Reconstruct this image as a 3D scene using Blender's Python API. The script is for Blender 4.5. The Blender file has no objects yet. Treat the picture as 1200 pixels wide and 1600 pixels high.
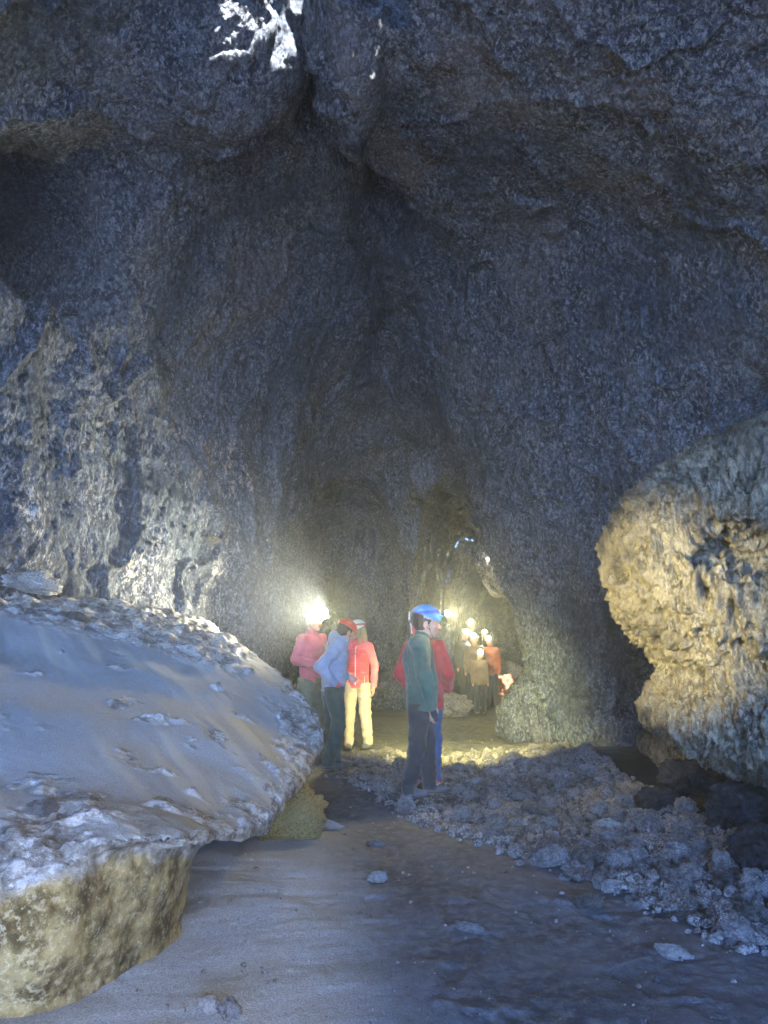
import bpy, math, random
import numpy as np
import openvdb
from mathutils import Vector, Matrix
from mathutils.bvhtree import BVHTree

SC = bpy.context.scene
COL = SC.collection
R = math.radians
F32 = np.float32
rng = np.random.default_rng(7)
random.seed(7)

# ------------------------------------------------------------------ helpers
def link(o, parent=None):
    COL.objects.link(o)
    if parent is not None:
        o.parent = parent
    return o

def tag(o, label=None, cat=None, group=None, kind=None):
    if label: o['label'] = label
    if cat: o['category'] = cat
    if group: o['group'] = group
    if kind: o['kind'] = kind
    return o

def mesh_from(name, V, Fq, mats=(), smooth=True, parent=None, attrs=None, fmat=None):
    V = np.ascontiguousarray(V, dtype=F32)
    me = bpy.data.meshes.new(name)
    if isinstance(Fq, np.ndarray):
        n, k = Fq.shape
        me.vertices.add(len(V)); me.vertices.foreach_set('co', V.ravel())
        me.loops.add(n * k); me.loops.foreach_set('vertex_index', np.ascontiguousarray(Fq, dtype=np.int32).ravel())
        me.polygons.add(n); me.polygons.foreach_set('loop_start', (np.arange(n) * k).astype(np.int32))
        me.update(calc_edges=True)
    else:
        me.from_pydata(V.tolist(), [], Fq); me.update()
    me.polygons.foreach_set('use_smooth', np.full(len(me.polygons), smooth))
    if fmat is not None:
        me.polygons.foreach_set('material_index', np.asarray(fmat, dtype=np.int32))
    for m in mats: me.materials.append(m)
    for k, a in (attrs or {}).items():
        if a.ndim == 1:
            at = me.attributes.new(k, 'FLOAT', 'POINT'); at.data.foreach_set('value', a.astype(F32))
        else:
            at = me.attributes.new(k, 'FLOAT_COLOR', 'POINT')
            at.data.foreach_set('color', np.c_[a, np.ones(len(a))].astype(F32).ravel())
    o = bpy.data.objects.new(name, me)
    return link(o, parent)

def vnormals(V, Q):
    a, b, c, d = (V[Q[:, i]] for i in range(4))
    n = np.cross(c - a, d - b)
    N = np.zeros_like(V)
    for i in range(4):
        for k in range(3):
            N[:, k] += np.bincount(Q[:, i], weights=n[:, k], minlength=len(V))
    N /= np.maximum(np.linalg.norm(N, axis=1), 1e-9)[:, None]
    return N

def subdivide(V, Q):
    n = len(V)
    E = np.concatenate([Q[:, [i, (i + 1) % 4]] for i in range(4)])
    Es = np.sort(E, 1)
    key = Es[:, 0].astype(np.int64) * n + Es[:, 1]
    u, inv = np.unique(key, return_inverse=True)
    ea, eb = u // n, u % n
    mid = (V[ea] + V[eb]) / 2
    cen = V[Q].mean(1)
    m = len(Q)
    e = [n + inv[i * m:(i + 1) * m] for i in range(4)]
    c = n + len(mid) + np.arange(m)
    newQ = np.concatenate([np.stack([Q[:, i], e[i], c, e[(i + 3) % 4]], 1) for i in range(4)])
    return np.concatenate([V, mid, cen]), newQ

def relax(V, Q, it=2, f=.5):
    n = len(V)
    for _ in range(it):
        S = np.zeros_like(V); W = np.zeros(n)
        for i in range(4):
            a, b = Q[:, i], Q[:, (i + 1) % 4]
            for k in range(3):
                S[:, k] += np.bincount(a, weights=V[b, k], minlength=n) + np.bincount(b, weights=V[a, k], minlength=n)
            W += np.bincount(a, minlength=n) + np.bincount(b, minlength=n)
        V = V * (1 - f) + f * S / np.maximum(W, 1)[:, None]
    return V

def _hash(ix, iy, iz, seed):
    h = (ix.astype(np.uint32) * np.uint32(0x8da6b343)) ^ (iy.astype(np.uint32) * np.uint32(0xd8163841)) ^ (iz.astype(np.uint32) * np.uint32(0xcb1ab31f)) ^ np.uint32((seed * 0x9E3779B1) & 0xffffffff)
    h ^= h >> np.uint32(13); h *= np.uint32(0x5bd1e995); h ^= h >> np.uint32(15); h *= np.uint32(0x27d4eb2d); h ^= h >> np.uint32(13)
    return h

_G = np.array([[1,1,0],[-1,1,0],[1,-1,0],[-1,-1,0],[1,0,1],[-1,0,1],[1,0,-1],[-1,0,-1],[0,1,1],[0,-1,1],[0,1,-1],[0,-1,-1],[1,1,0],[-1,1,0],[0,-1,1],[0,-1,-1]], dtype=F32)

from concurrent.futures import ThreadPoolExecutor
_POOL = ThreadPoolExecutor(4)
def _chunked(fn, P, two=False):
    sh = P.shape[:-1]; P = P.reshape(-1, 3); n = len(P); C = 32768
    if n <= C:
        r = fn(P)
        return tuple(x.reshape(sh) for x in r) if two else r.reshape(sh)
    rs = list(_POOL.map(fn, [P[i:i + C] for i in range(0, n, C)]))
    if two: return tuple(np.concatenate([r[k] for r in rs]).reshape(sh) for k in range(2))
    return np.concatenate(rs).reshape(sh)

def noise(P, scale=1., seed=0):
    """gradient noise about -1..1; P (...,3) array, scale = frequency (number or 3 numbers)"""
    return _chunked(lambda p: _noise(p, scale, seed), np.asarray(P))

def worley(P, scale=1., seed=0):
    """distance to the nearest and second nearest feature point"""
    return _chunked(lambda p: _worley(p, scale, seed), np.asarray(P), True)

def _noise(P, scale, seed):
    p = (np.asarray(P) * np.asarray(scale)).astype(np.float64) + 100.5
    i = np.floor(p).astype(np.int32); f = (p - i).astype(F32)
    w = f * f * f * (f * (f * 6 - 15) + 10)
    out = 0
    for dx in (0, 1):
        for dy in (0, 1):
            for dz in (0, 1):
                g = _G[_hash(i[..., 0] + dx, i[..., 1] + dy, i[..., 2] + dz, seed) & np.uint32(15)]
                dot = g[..., 0] * (f[..., 0] - dx) + g[..., 1] * (f[..., 1] - dy) + g[..., 2] * (f[..., 2] - dz)
                out = out + dot * np.where(dx, w[..., 0], 1 - w[..., 0]) * np.where(dy, w[..., 1], 1 - w[..., 1]) * np.where(dz, w[..., 2], 1 - w[..., 2])
    return out

def fbm(P, scale=1., octv=4, seed=0, gain=.5, ridge=False):
    s = 0; a = 1.; sc = np.asarray(scale, dtype=np.float64) * np.ones(3); tot = 0
    for o in range(octv):
        n = noise(P, sc, seed + o * 17)
        if ridge: n = 1 - 2 * np.abs(n) * 1.6
        s = s + a * n; tot += a
        a *= gain; sc = sc * 2.03
    return s / tot

def _worley(P, scale, seed):
    p = np.asarray(P) * np.asarray(scale) + 50.
    i = np.floor(p).astype(np.int32); f = (p - i).astype(F32)
    d1 = np.full(p.shape[:-1], 9., F32); d2 = d1.copy()
    for dx in (-1, 0, 1):
        for dy in (-1, 0, 1):
            for dz in (-1, 0, 1):
                h = _hash(i[..., 0] + dx, i[..., 1] + dy, i[..., 2] + dz, seed)
                ox = (h & np.uint32(1023)) / F32(1023); oy = ((h >> np.uint32(10)) & np.uint32(1023)) / F32(1023); oz = ((h >> np.uint32(20)) & np.uint32(1023)) / F32(1023)
                d = (dx + ox - f[..., 0])**2 + (dy + oy - f[..., 1])**2 + (dz + oz - f[..., 2])**2
                d2 = np.minimum(d2, np.maximum(d, d1)); d1 = np.minimum(d1, d)
    return np.sqrt(d1), np.sqrt(d2)

def sstep(a, b, x):
    t = np.clip((x - a) / (b - a), 0, 1)
    return t * t * (3 - 2 * t)

def smin(a, b, k):
    h = np.clip(.5 + .5 * (b - a) / k, 0, 1)
    return b * (1 - h) + a * h - k * h * (1 - h)

def smax(a, b, k):
    return -smin(-a, -b, k)

def quads(D, lo, vx):
    g = openvdb.FloatGrid(background=float(1.0))
    g.copyFromArray(np.ascontiguousarray(D, dtype=F32))
    V, Q = g.convertToQuads(0.0)
    return V.astype(np.float64) * vx + np.asarray(lo), Q.astype(np.int64)

def grid_axes(lo, hi, vx):
    return [lo[i] + vx * np.arange(int((hi[i] - lo[i]) / vx) + 1) for i in range(3)]

# ------------------------------------------------------------------ camera
CAMZ, PITCH, FPX = 1.26, R(10.3), 1155.
cd = bpy.data.cameras.new('camera'); cam = bpy.data.objects.new('camera', cd); link(cam)
cam.location = (0, 0, CAMZ); cam.rotation_euler = (math.pi / 2 + PITCH, 0, 0)
cd.lens = 26.; cd.sensor_width = 36.; cd.clip_end = 500
SC.camera = cam
def at(u, v, Y):
    """where the ray seen at (u,v) of the photograph crosses the depth Y: used to measure places"""
    s, t = (u - 600) / FPX, (800 - v) / FPX
    y = math.cos(PITCH) - t * math.sin(PITCH); z = math.sin(PITCH) + t * math.cos(PITCH)
    k = Y / y
    return Vector((s * k, Y, CAMZ + z * k))

# ------------------------------------------------------------------ materials
def new_mat(name):
    m = bpy.data.materials.new(name); m.use_nodes = True
    nt = m.node_tree; nt.nodes.clear()
    out = nt.nodes.new('ShaderNodeOutputMaterial'); b = nt.nodes.new('ShaderNodeBsdfPrincipled')
    nt.links.new(b.outputs[0], out.inputs[0])
    return m, nt, b

class NB:
    def __init__(s, nt): s.nt = nt
    def n(s, t, **kw):
        x = s.nt.nodes.new(t)
        for k, v in kw.items(): setattr(x, k, v)
        return x
    def l(s, a, b): s.nt.links.new(a, b)
    def val(s, i, v):
        if hasattr(v, 'is_output'): s.l(v, i)
        else: i.default_value = v
    def tex(s, kind, co, scale, detail=4, rough=.6, out=0, **kw):
        x = s.n(kind)
        s.l(co, x.inputs['Vector']); x.inputs['Scale'].default_value = scale
        if 'Detail' in x.inputs: x.inputs['Detail'].default_value = detail
        if 'Roughness' in x.inputs: x.inputs['Roughness'].default_value = rough
        for k, v in kw.items():
            if k in x.inputs: x.inputs[k].default_value = v
            else: setattr(x, k, v)
        return x.outputs[out]
    def rng(s, v, a, b, c=0., d=1.):
        x = s.n('ShaderNodeMapRange'); x.interpolation_type = 'SMOOTHSTEP'
        s.l(v, x.inputs[0])
        for i, q in enumerate((a, b, c, d)): x.inputs[i + 1].default_value = q
        return x.outputs[0]
    def math(s, op, a, b=0.):
        x = s.n('ShaderNodeMath', operation=op); s.val(x.inputs[0], a); s.val(x.inputs[1], b)
        return x.outputs[0]
    def mix(s, f, a, b):
        x = s.n('ShaderNodeMix', data_type='RGBA'); s.val(x.inputs[0], f)
        s.val(x.inputs[6], a if hasattr(a, 'is_output') else (*a, 1)); s.val(x.inputs[7], b if hasattr(b, 'is_output') else (*b, 1))
        return x.outputs[2]
    def attr(s, name, out='Fac'):
        return s.n('ShaderNodeAttribute', attribute_name=name).outputs[out]
    def co(s, scale=(1, 1, 1)):
        t = s.n('ShaderNodeTexCoord'); m = s.n('ShaderNodeMapping'); s.l(t.outputs['Object'], m.inputs[0]); m.inputs['Scale'].default_value = scale
        return m.outputs[0]
    def bump(s, bsdf, hs):
        prev = None
        for h, st, dist in hs:
            b = s.n('ShaderNodeBump'); b.inputs['Strength'].default_value = st; b.inputs['Distance'].default_value = dist
            s.l(h, b.inputs['Height'])
            if prev: s.l(prev, b.inputs['Normal'])
            prev = b.outputs[0]
        s.l(prev, bsdf.inputs['Normal'])

def rock_mat(name, dark, mid, light, patch=.5, fine=1., rough=.85, stretch=(1, 1, 1), spec=.2, tint=None, bump=1.):
    m, nt, b = new_mat(name); N = NB(nt)
    c = N.co(stretch)
    big = N.tex('ShaderNodeTexNoise', c, 1.1, 5, .65)
    med = N.tex('ShaderNodeTexNoise', c, 7 * fine, 6, .7)
    fin = N.tex('ShaderNodeTexNoise', c, 34 * fine, 5, .75)
    vor = N.tex('ShaderNodeTexVoronoi', c, 16 * fine, feature='F1', Randomness=1.)
    a = N.mix(N.rng(med, .35, .62), dark, mid)
    k = N.math('MULTIPLY', N.rng(fin, .48 - .1 * patch, .62), N.rng(big, .3, .62))
    a = N.mix(k, a, light)
    if tint:
        for j, (col, sc, lo, hi) in enumerate(tint):
            t = N.tex('ShaderNodeTexNoise', N.co((1, 1, 1)), sc, 4, .6, W=0) if False else N.tex('ShaderNodeTexNoise', c, sc, 4, .62)
            a = N.mix(N.rng(t, lo, hi), a, col)
    N.l(a, b.inputs['Base Color'])
    b.inputs['Roughness'].default_value = rough; b.inputs['Specular IOR Level'].default_value = spec
    N.bump(b, [(med, .9 * bump, .05), (vor, .55 * bump, .025), (fin, .9 * bump, .018)])
    return m

def cloth(name, col, rough=.85, weave=260, amt=.12, sheen=.2, dirt=None):
    m, nt, b = new_mat(name); N = NB(nt); c = N.co()
    n1 = N.tex('ShaderNodeTexNoise', c, 9, 4, .6); n2 = N.tex('ShaderNodeTexNoise', c, weave, 2, .5)
    d = tuple(x * (1 - 2 * amt) for x in col); l = tuple(min(1, x * (1 + amt)) for x in col)
    a = N.mix(N.rng(n1, .3, .7), d, l)
    if dirt: a = N.mix(N.rng(n2, .55, .75), a, dirt)
    N.l(a, b.inputs['Base Color']); b.inputs['Roughness'].default_value = rough
    b.inputs['Sheen Weight'].default_value = sheen
    N.bump(b, [(n1, .3, .02), (n2, .3, .004)])
    return m

def plastic(name, col, rough=.35, coat=.3):
    m, nt, b = new_mat(name); N = NB(nt); c = N.co()
    n = N.tex('ShaderNodeTexNoise', c, 30, 4, .6)
    N.l(N.mix(N.rng(n, .4, .75, 0, .5), col, tuple(x * .6 for x in col)), b.inputs['Base Color'])
    N.l(N.rng(n, .3, .8, rough, rough + .25), b.inputs['Roughness'])
    b.inputs['Coat Weight'].default_value = coat
    return m

def emit(name, col, st):
    m, nt, b = new_mat(name)
    b.inputs['Base Color'].default_value = (.8, .8, .8, 1)
    b.inputs['Emission Color'].default_value = (*col, 1); b.inputs['Emission Strength'].default_value = st
    return m

# cave rock: mottled lava wall, the mineral bloom is where the attribute says
def cave_mat():
    m, nt, b = new_mat('lava_wall'); N = NB(nt)
    c = N.co((1, 1, .62))
    big = N.tex('ShaderNodeTexNoise', c, .9, 5, .6)
    med = N.tex('ShaderNodeTexNoise', c, 6.5, 6, .72)
    fin = N.tex('ShaderNodeTexNoise', c, 30, 5, .75, Distortion=.6)
    vor = N.tex('ShaderNodeTexVoronoi', c, 19, feature='F1', Randomness=1.)
    gr = N.tex('ShaderNodeTexNoise', c, 55, 3, .7)
    a = N.mix(N.rng(med, .34, .64), (.014, .022, .042), (.070, .092, .135))
    a = N.mix(N.rng(fin, .50, .60), a, (.19, .215, .25))
    a = N.mix(N.math('MULTIPLY', N.rng(fin, .47, .40), .9), a, (.010, .014, .022))  # dark pits: crevice shade put into the colour where the bump is low
    a = N.mix(N.math('MULTIPLY', N.rng(gr, .56, .66), N.rng(big, .35, .65, .05, .5)), a, (.30, .31, .33))
    a = N.mix(N.math('MULTIPLY', N.rng(big, .5, .38), .6), a, (.030, .042, .062))
    a = N.mix(N.math('MULTIPLY', N.rng(big, .5, .68), .30), a, (.16, .14, .13))
    # pale mineral crust, broken up at two sizes
    cr = N.attr('crust')
    brk = N.math('ADD', N.math('MULTIPLY', N.math('SUBTRACT', fin, .5), 2.6), N.math('MULTIPLY', N.math('SUBTRACT', med, .5), 2.2))
    k = N.rng(N.math('ADD', brk, cr), .45, .95)
    a = N.mix(k, a, (.40, .385, .36))
    rd = N.attr('rust')
    a = N.mix(N.math('MULTIPLY', N.rng(N.math('ADD', brk, rd), .5, .9), .8), a, (.50, .34, .24))
    N.l(a, b.inputs['Base Color'])
    b.inputs['Roughness'].default_value = .8; b.inputs['Specular IOR Level'].default_value = .25
    N.bump(b, [(med, 1., .05), (vor, .6, .03), (fin, 1., .022)])
    return m

M_CAVE = cave_mat()

# ------------------------------------------------------------------ the cave
def table2(Y, Z, ys, zs, T):
    """bilinear look-up of a table over depth and height, softened"""
    T = np.asarray(T, dtype=float)
    cols = np.stack([np.interp(Y, ys, T[j]) for j in range(len(zs))], 0)     # zs x Y
    out = np.empty((len(Y), len(Z)))
    iz = np.clip(np.searchsorted(zs, Z) - 1, 0, len(zs) - 2)
    zs = np.asarray(zs, float)
    t = np.clip((Z - zs[iz]) / (zs[iz + 1] - zs[iz]), 0, 1); t = t * t * (3 - 2 * t) * .5 + t * .5
    out[:] = (cols[iz] * (1 - t)[:, None] + cols[iz + 1] * t[:, None]).T
    return out

def ell(X, Y, Z, c, r):
    return (np.sqrt(((X - c[0]) / r[0])**2 + ((Y - c[1]) / r[1])**2 + ((Z - c[2]) / r[2])**2) - 1) * min(r)

def build_cave():
    vx = .08
    lo, hi = (-6.5, -7., -.7), (6.5, 25., 9.8)
    ax, ay, az = grid_axes(lo, hi, vx)
    zs = [-.5, .3, .8, 1.6, 2.6, 3.6, 4.6, 5.6, 7]
    ys = [-7, 0, 3, 5, 6.5, 8, 9, 10, 11, 12, 13, 14]
    # left wall x at (height, depth)
    L = [[-4.5, -4.5, -4.4, -4.2, -3.4, -2.6, -1.9, -1.55, -1.5, -1.5, -1.5, -1.4],
         [-4.5, -4.5, -4.4, -4.2, -3.4, -2.6, -1.9, -1.50, -1.5, -1.5, -1.5, -1.4],
         [-4.5, -4.4, -4.3, -3.9, -3.1, -2.4, -1.75, -1.45, -1.5, -1.5, -1.4, -1.2],
         [-4.5, -4.4, -4.2, -3.7, -2.95, -2.2, -1.6, -1.35, -1.5, -1.6, -1.4, -1.0],
         [-4.5, -4.4, -4.2, -3.7, -3.0, -2.25, -1.6, -1.3, -1.5, -1.5, -1.1, -.6],
         [-4.4, -4.3, -4.1, -3.6, -3.0, -2.3, -1.6, -1.25, -1.2, -1.1, -.7, -.2],
         [-4.2, -4.1, -3.9, -3.3, -2.8, -2.2, -1.6, -1.1, -.75, -.6, -.2, .2],
         [-3.6, -3.5, -3.2, -2.8, -2.3, -1.7, -1.1, -.6, -.2, .1, .3, .4],
         [-2.6, -2.4, -2.2, -1.6, -1.2, -.7, -.3, 0, .2, .3, .4, .5]]
    Rr = [[4.6, 4.0, 2.2, 3.2, 3.2, 2.9, 2.4, 1.95, 1.95, 2.0, 2.1, 2.2],  # right wall, pinched in out of view to shade undercut and bulge
          [4.6, 4.0, 2.2, 3.2, 3.2, 2.9, 2.35, 1.90, 1.9, 2.0, 2.1, 2.2],
          [4.6, 4.0, 2.3, 3.3, 3.2, 2.8, 2.3, 1.85, 1.85, 1.9, 2.0, 2.1],
          [4.6, 4.0, 2.7, 3.8, 3.4, 2.8, 2.3, 1.85, 1.8, 1.85, 1.9, 2.0],
          [4.6, 4.2, 3.3, 4.1, 3.5, 2.7, 2.15, 1.75, 1.65, 1.6, 1.6, 1.6],
          [4.5, 4.4, 4.2, 4.0, 3.4, 2.5, 1.8, 1.35, 1.2, 1.1, 1.1, 1.1],
          [4.3, 4.2, 4.0, 3.7, 3.0, 2.15, 1.4, .85, .65, .6, .6, .6],
          [3.8, 3.7, 3.4, 3.1, 2.4, 1.6, .9, .45, .35, .4, .4, .5],
          [2.8, 2.6, 2.4, 1.9, 1.3, .8, .5, .3, .4, .5, .5, .5]]
    XL = table2(ay, az, ys, zs, L)[None]; XR = table2(ay, az, ys, zs, Rr)[None]
    X = ax[:, None, None]; Y = ay[None, :, None]; Z = az[None, None, :]
    zc = np.interp(ay, [-7, 0, 3, 5, 7, 8, 9.5, 11.5, 13, 14], [5.6, 6.8, 7.2, 6.7, 6.6, 6.5, 6.1, 4.9, 4.0, 3.0])[None, :, None]
    x0 = np.interp(ay, [0, 5, 6, 8, 9.5, 12], [-.8, -.75, -.68, -.30, -.10, .1])[None, :, None]
    void = smax(smax(XL - X, X - XR, .35), Z - zc + .30 * np.abs(X - x0) + .05 * (X - x0)**2 - .55 * np.exp(-((X - x0) / .17)**2), .35)
    void = smax(void, Y - 13.2 + .35 * (Z - 2) , .8)
    # passage going on behind: a leaning arch
    tc = np.interp(ay, [10, 12, 14, 17, 20, 24], [1.10, 1.28, 1.65, 2.15, 2.9, 4.6])[None, :, None]
    tw = np.interp(ay, [10, 12, 14, 17, 20, 24], [.86, .90, 1.0, 1.25, 1.3, 1.2])[None, :, None]
    th = np.interp(ay, [10, 12, 14, 17, 20, 24], [3.75, 3.65, 4.7, 4.8, 3.6, 3.0])[None, :, None]
    lean = -.12 * (Z - 1.5)
    u = np.abs(X - tc - lean) / (tw * np.clip(1 - .75 * np.clip((Z - 1.4) / (th - 1.4), 0, 1.3)**1.6, .12, 1)) - 1
    tun = smax(smax(u * .6, Z - th, .3), smax(9.8 - Y, Y - 24., .3), .3)
    void = smin(void, tun, .22)
    # niches and hollows
    for c, r, k in [((-3.5, 6.3, 5.1), (.8, 1.0, .75), .8),       # dark cavity high on the left
                    ((-1.7, 6.3, 5.7), (1.5, .5, .33), .2),
                    ((.02, 8.4, 6.6), (.24, .7, 1.1), .15),          # slot in the roof
                    ((-.8, 4.1, 7.7), (1.35, 1.15, 1.7), .8),
                    ((-.72, 6.0, 6.75), (.20, 1.1, 1.0), .15),
                    ((.3, 11.9, 4.35), (.42, .6, .45), .15),
                    ((-.65, 13.3, 2.2), (.95, 1.9, 2.1), .5),
                    ((3.1, 8.2, 1.0), (.7, .8, 1.1), .4),
                    ((1.7, 13.4, 4.4), (1.3, .9, .9), .2),
                    ((3.3, 5.6, .25), (1.3, 1.9, .75), .25),       # low undercut at the right
                    ((3.9, 6.2, 3.2), (1.2, .9, .5), .3)]:
        void = smin(void, ell(X, Y, Z, c, r), k)
    # bulges of rock: ribs and shoulders
    for c, r, k in [((-1.75, 6.0, 6.9), (1.0, .85, 1.15), .3),
                    ((-.30, 6.1, 7.1), (.34, 1.05, 1.2), .22),
                    ((.95, 12.6, 1.2), (.16, .5, .75), .2),
                    ((2.28, 14.4, 2.95), (.50, .8, .80), .15),
                    ((.62, 11.7, 3.95), (.30, .4, .42), .2),
                    ((2.35, 10.6, 2.9), (.85, .9, 1.2), .4),
                    ((2.0, 10.4, .2), (.5, .5, .5), .4)]:
        void = smax(void, -ell(X, Y, Z, c, r), k)
    void = smax(void, -.55 - Z, .15)
    V, Q = quads(-void, lo, vx)
    V = relax(V, Q, 2)
    c = V[Q].mean(1)
    Q = Q[(c[:, 1] > -6.8) & (c[:, 1] < 24.5)]
    c = V[Q].mean(1)
    back = (c[:, 1] < 3.4) | (c[:, 1] > 19) | (c[:, 2] < -.2)
    Vb, Qb = V, Q[back]
    def compact(V, Q):
        u, inv = np.unique(Q, return_inverse=True); return V[u], inv.reshape(Q.shape)
    Nb = vnormals(V, Q)
    Vn, Qn = compact(V, Q[~back]); Nn0 = compact(Nb, Q[~back])[0]
    Vb, Qb2 = compact(V, Qb); Nb0 = compact(Nb, Qb)[0]
    n0, q0 = len(Vn), Qn.copy()
    W, Qn = subdivide(np.c_[Vn, Nn0], Qn); W, Qn = subdivide(W, Qn)
    V = np.concatenate([W[:, :3], Vb]); Nn = np.concatenate([W[:, 3:], Nb0])
    Nn /= np.maximum(np.linalg.norm(Nn, axis=1), 1e-9)[:, None]
    Q = np.concatenate([Qn, Qb2 + len(W)])
    coarse = np.concatenate([q0, Qb2 + len(W)])
    if np.mean((Nn * (np.array([0, 6, 2.5]) - V))[(V[:, 1] > 2) & (V[:, 1] < 9)].sum(1)) < 0:
        Nn = -Nn
    d = .26 * fbm(V, (.6, .6, .5), 3, 11) + .10 * fbm(V, (1.6, 1.6, 1.1), 3, 5)
    far = sstep(14, 10, V[:, 1])
    vert = np.clip(1 - np.abs(Nn[:, 2]), 0, 1)
    warp = V + .12 * np.stack([fbm(V, 2.2, 2, 31), fbm(V, 2.2, 2, 37), fbm(V, 2.2, 2, 41)], 1)
    d += .026 * fbm(warp, (4.2, 4.2, 3.0), 3, 51, ridge=True)
    rg = .45 + .85 * sstep(-.25, .3, fbm(V, .9, 2, 83))
    d += rg * .046 * fbm(warp, (11, 11, 8.), 3, 61, .65)
    lay = V[:, 2] * 1.0 + .35 * V[:, 0] + .5 * fbm(V, .5, 2, 85)
    d += .05 * np.abs(noise(np.stack([lay * 3.1, V[:, 1] * .25, V[:, 0] * .25], 1), 1., 87)) - .07 * sstep(.045, .0, np.abs(fbm(V, (.8, .8, .5), 3, 89)))
    w1, w2 = worley(warp, (13, 13, 9.), 3)
    d += rg * (.040 * np.clip(w2 - w1, 0, .6) * (.4 + .6 * sstep(-.3, .3, noise(V, .8, 71))))
    # deep pocks
    d -= .04 * sstep(.34, .12, w1) * sstep(.0, .4, noise(V, 1.3, 77))
    V = V + Nn * d[:, None]
    # ---- where the pale crust and the reddish oxide sit on the wall
    n1 = fbm(V, 1.1, 3, 91)
    cr = np.full(len(V), -.35) + .75 * n1
    leftw = sstep(.3, -.6, V[:, 0]) * sstep(11, 8.6, V[:, 1]) * sstep(3.6, 1.6, V[:, 2])
    cr += .75 * leftw
    rd = -.55 + .8 * fbm(V, .9, 3, 97)
    g = np.exp(-(((V[:, 1] - 8.8) / .9)**2 + ((V[:, 2] - 3.3) / .8)**2)) * (V[:, 0] < 0)
    rd += .9 * g
    # a few tunnel wall blooms
    cr += .9 * sstep(12.5, 13.5, V[:, 1]) * (V[:, 0] > 1.6)
    return V, Q, cr, rd, coarse

CV, CQ, CCR, CRD, CCO = build_cave()
BVH = None

# ------------------------------------------------------------------ sun direction and the holes it comes in by
SUN_DIR = Vector((-.27, .50, -.83)).normalized()     # the way the light travels
BVH = BVHTree.FromPolygons(CV.tolist(), CCO.tolist())

def cut_holes(V, Q, cr, rd):
    cen = V[Q[:, 0]]
    bvh = BVH
    kill = np.zeros(len(Q), bool)
    up = -SUN_DIR
    def trace_from(p, rad, seed, sq=(1, 1), reach=.6):
        nonlocal kill
        o = np.array(p); dvec = np.array(up)
        rel = cen - o
        t = rel @ dvec
        perp = rel - t[:, None] * dvec
        # two axes across the beam
        a1 = np.cross(dvec, (0, 1, 0)); a1 /= np.linalg.norm(a1); a2 = np.cross(dvec, a1)
        q = np.hypot((perp @ a1) / sq[0], (perp @ a2) / sq[1])
        m = np.nonzero((q < rad * 2) & (t > .35))[0]
        m = m[(q[m] + 1.1 * rad * fbm((cen - t[:, None] * dvec)[m], 5.5, 4, seed, .65)) < rad]
        ok = []
        for j in m:      # let through only light that lands on the patch itself, not past it
            p0 = Vector(cen[j]); good = False
            if t[j] > 1.0:
                st = p0 + SUN_DIR * .45; rem = t[j] - .45
                for _ in range(10):
                    hh = bvh.ray_cast(st, SUN_DIR)
                    if hh[0] is None: break
                    d_ = (hh[0] - Vector(o)).length
                    if d_ < reach: good = True; break
                    if (hh[0] - p0).length > t[j] + reach: break
                    st = hh[0] + SUN_DIR * .1
                ok.append(good)
            else: ok.append(t[j] > .35)
        kill[m[np.array(ok, bool)]] = True
    def hit(u, v):
        p = at(u, v, 1.) - Vector((0, 0, CAMZ)); p = p.normalized()
        h = bvh.ray_cast(Vector((0, 0, CAMZ)), p)
        return h[0]
    info = []
    def sunny(u0, u1, v0, v1, n, gap):
        """spots of roof that face the sun, so that an opening above can light them"""
        c = []
        for u in range(u0, u1, 6):
            for v in range(v0, v1, 6):
                d = (at(u, v, 1.) - Vector((0, 0, CAMZ))).normalized(); h = bvh.ray_cast(Vector((0, 0, CAMZ)), d)
                if h[0] is None: continue
                nn = h[1] if h[1].dot(d) < 0 else -h[1]
                c.append((-nn.dot(SUN_DIR), u, v, h[0]))
        c.sort(key=lambda k: -k[0]); out = []
        for k in c:
            if k[0] > .12 and all(math.hypot(k[1] - o_[1], k[2] - o_[2]) > gap for o_ in out): out.append(k)
            if len(out) >= n: break
        print('sunny', [(round(k[0], 2), k[1], k[2]) for k in out])
        return out
    for wnd, rad_, sd_ in (((345, 455, 0, 130, 6, 26), .115, 40), ((505, 590, 0, 110, 6, 18), .17, 60)):
        for i_, k in enumerate(sunny(*wnd)): trace_from(k[3], rad_, sd_ + i_, (1.1, 1.1), .7)
    for (u, v, rad, sq, sd) in SKY_HOLES:
        h = hit(u, v) if not isinstance(u, tuple) else Vector(u)
        if h is None: continue
        info.append((u, v, tuple(round(c, 2) for c in h)))
        trace_from(h, rad, sd, sq, 1.7 if isinstance(u, tuple) else (.75 if v > 500 else .7))
    print('holes', info, kill.sum())
    return Q[~kill]

SKY_HOLES = [(762, 900, .40, (1., 1.), 8), ((2.33, 14.55, .5), 0, .26, (1., 1.), 4)]
CQ = cut_holes(CV, CQ, CCR, CRD)
cave = mesh_from('cave_wall', CV, CQ, [M_CAVE], attrs={'crust': CCR, 'rust': CRD})
tag(cave, kind='structure')

# ------------------------------------------------------------------ the ground
def ground_h(x, y):
    P = np.stack([x, y, np.zeros_like(x)], -1)
    h = .05 * fbm(P, .7, 3, 201)
    # sand bank spilling down from the left boulder
    bank = sstep(.35, -1.6, x + .16 * (y - 3)) * sstep(7.2, 5.2, y)
    h = h + .15 * bank
    # rising shelf of rubble under the right wall
    rub = sstep(1.0, 2.6, x + .12 * (y - 6)) * sstep(1.5, 4., y) * sstep(11, 8, y)
    h = h + .16 * rub
    h = h + .12 * sstep(10.5, 12.5, y) + .25 * sstep(13, 20, y)
    return h

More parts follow.
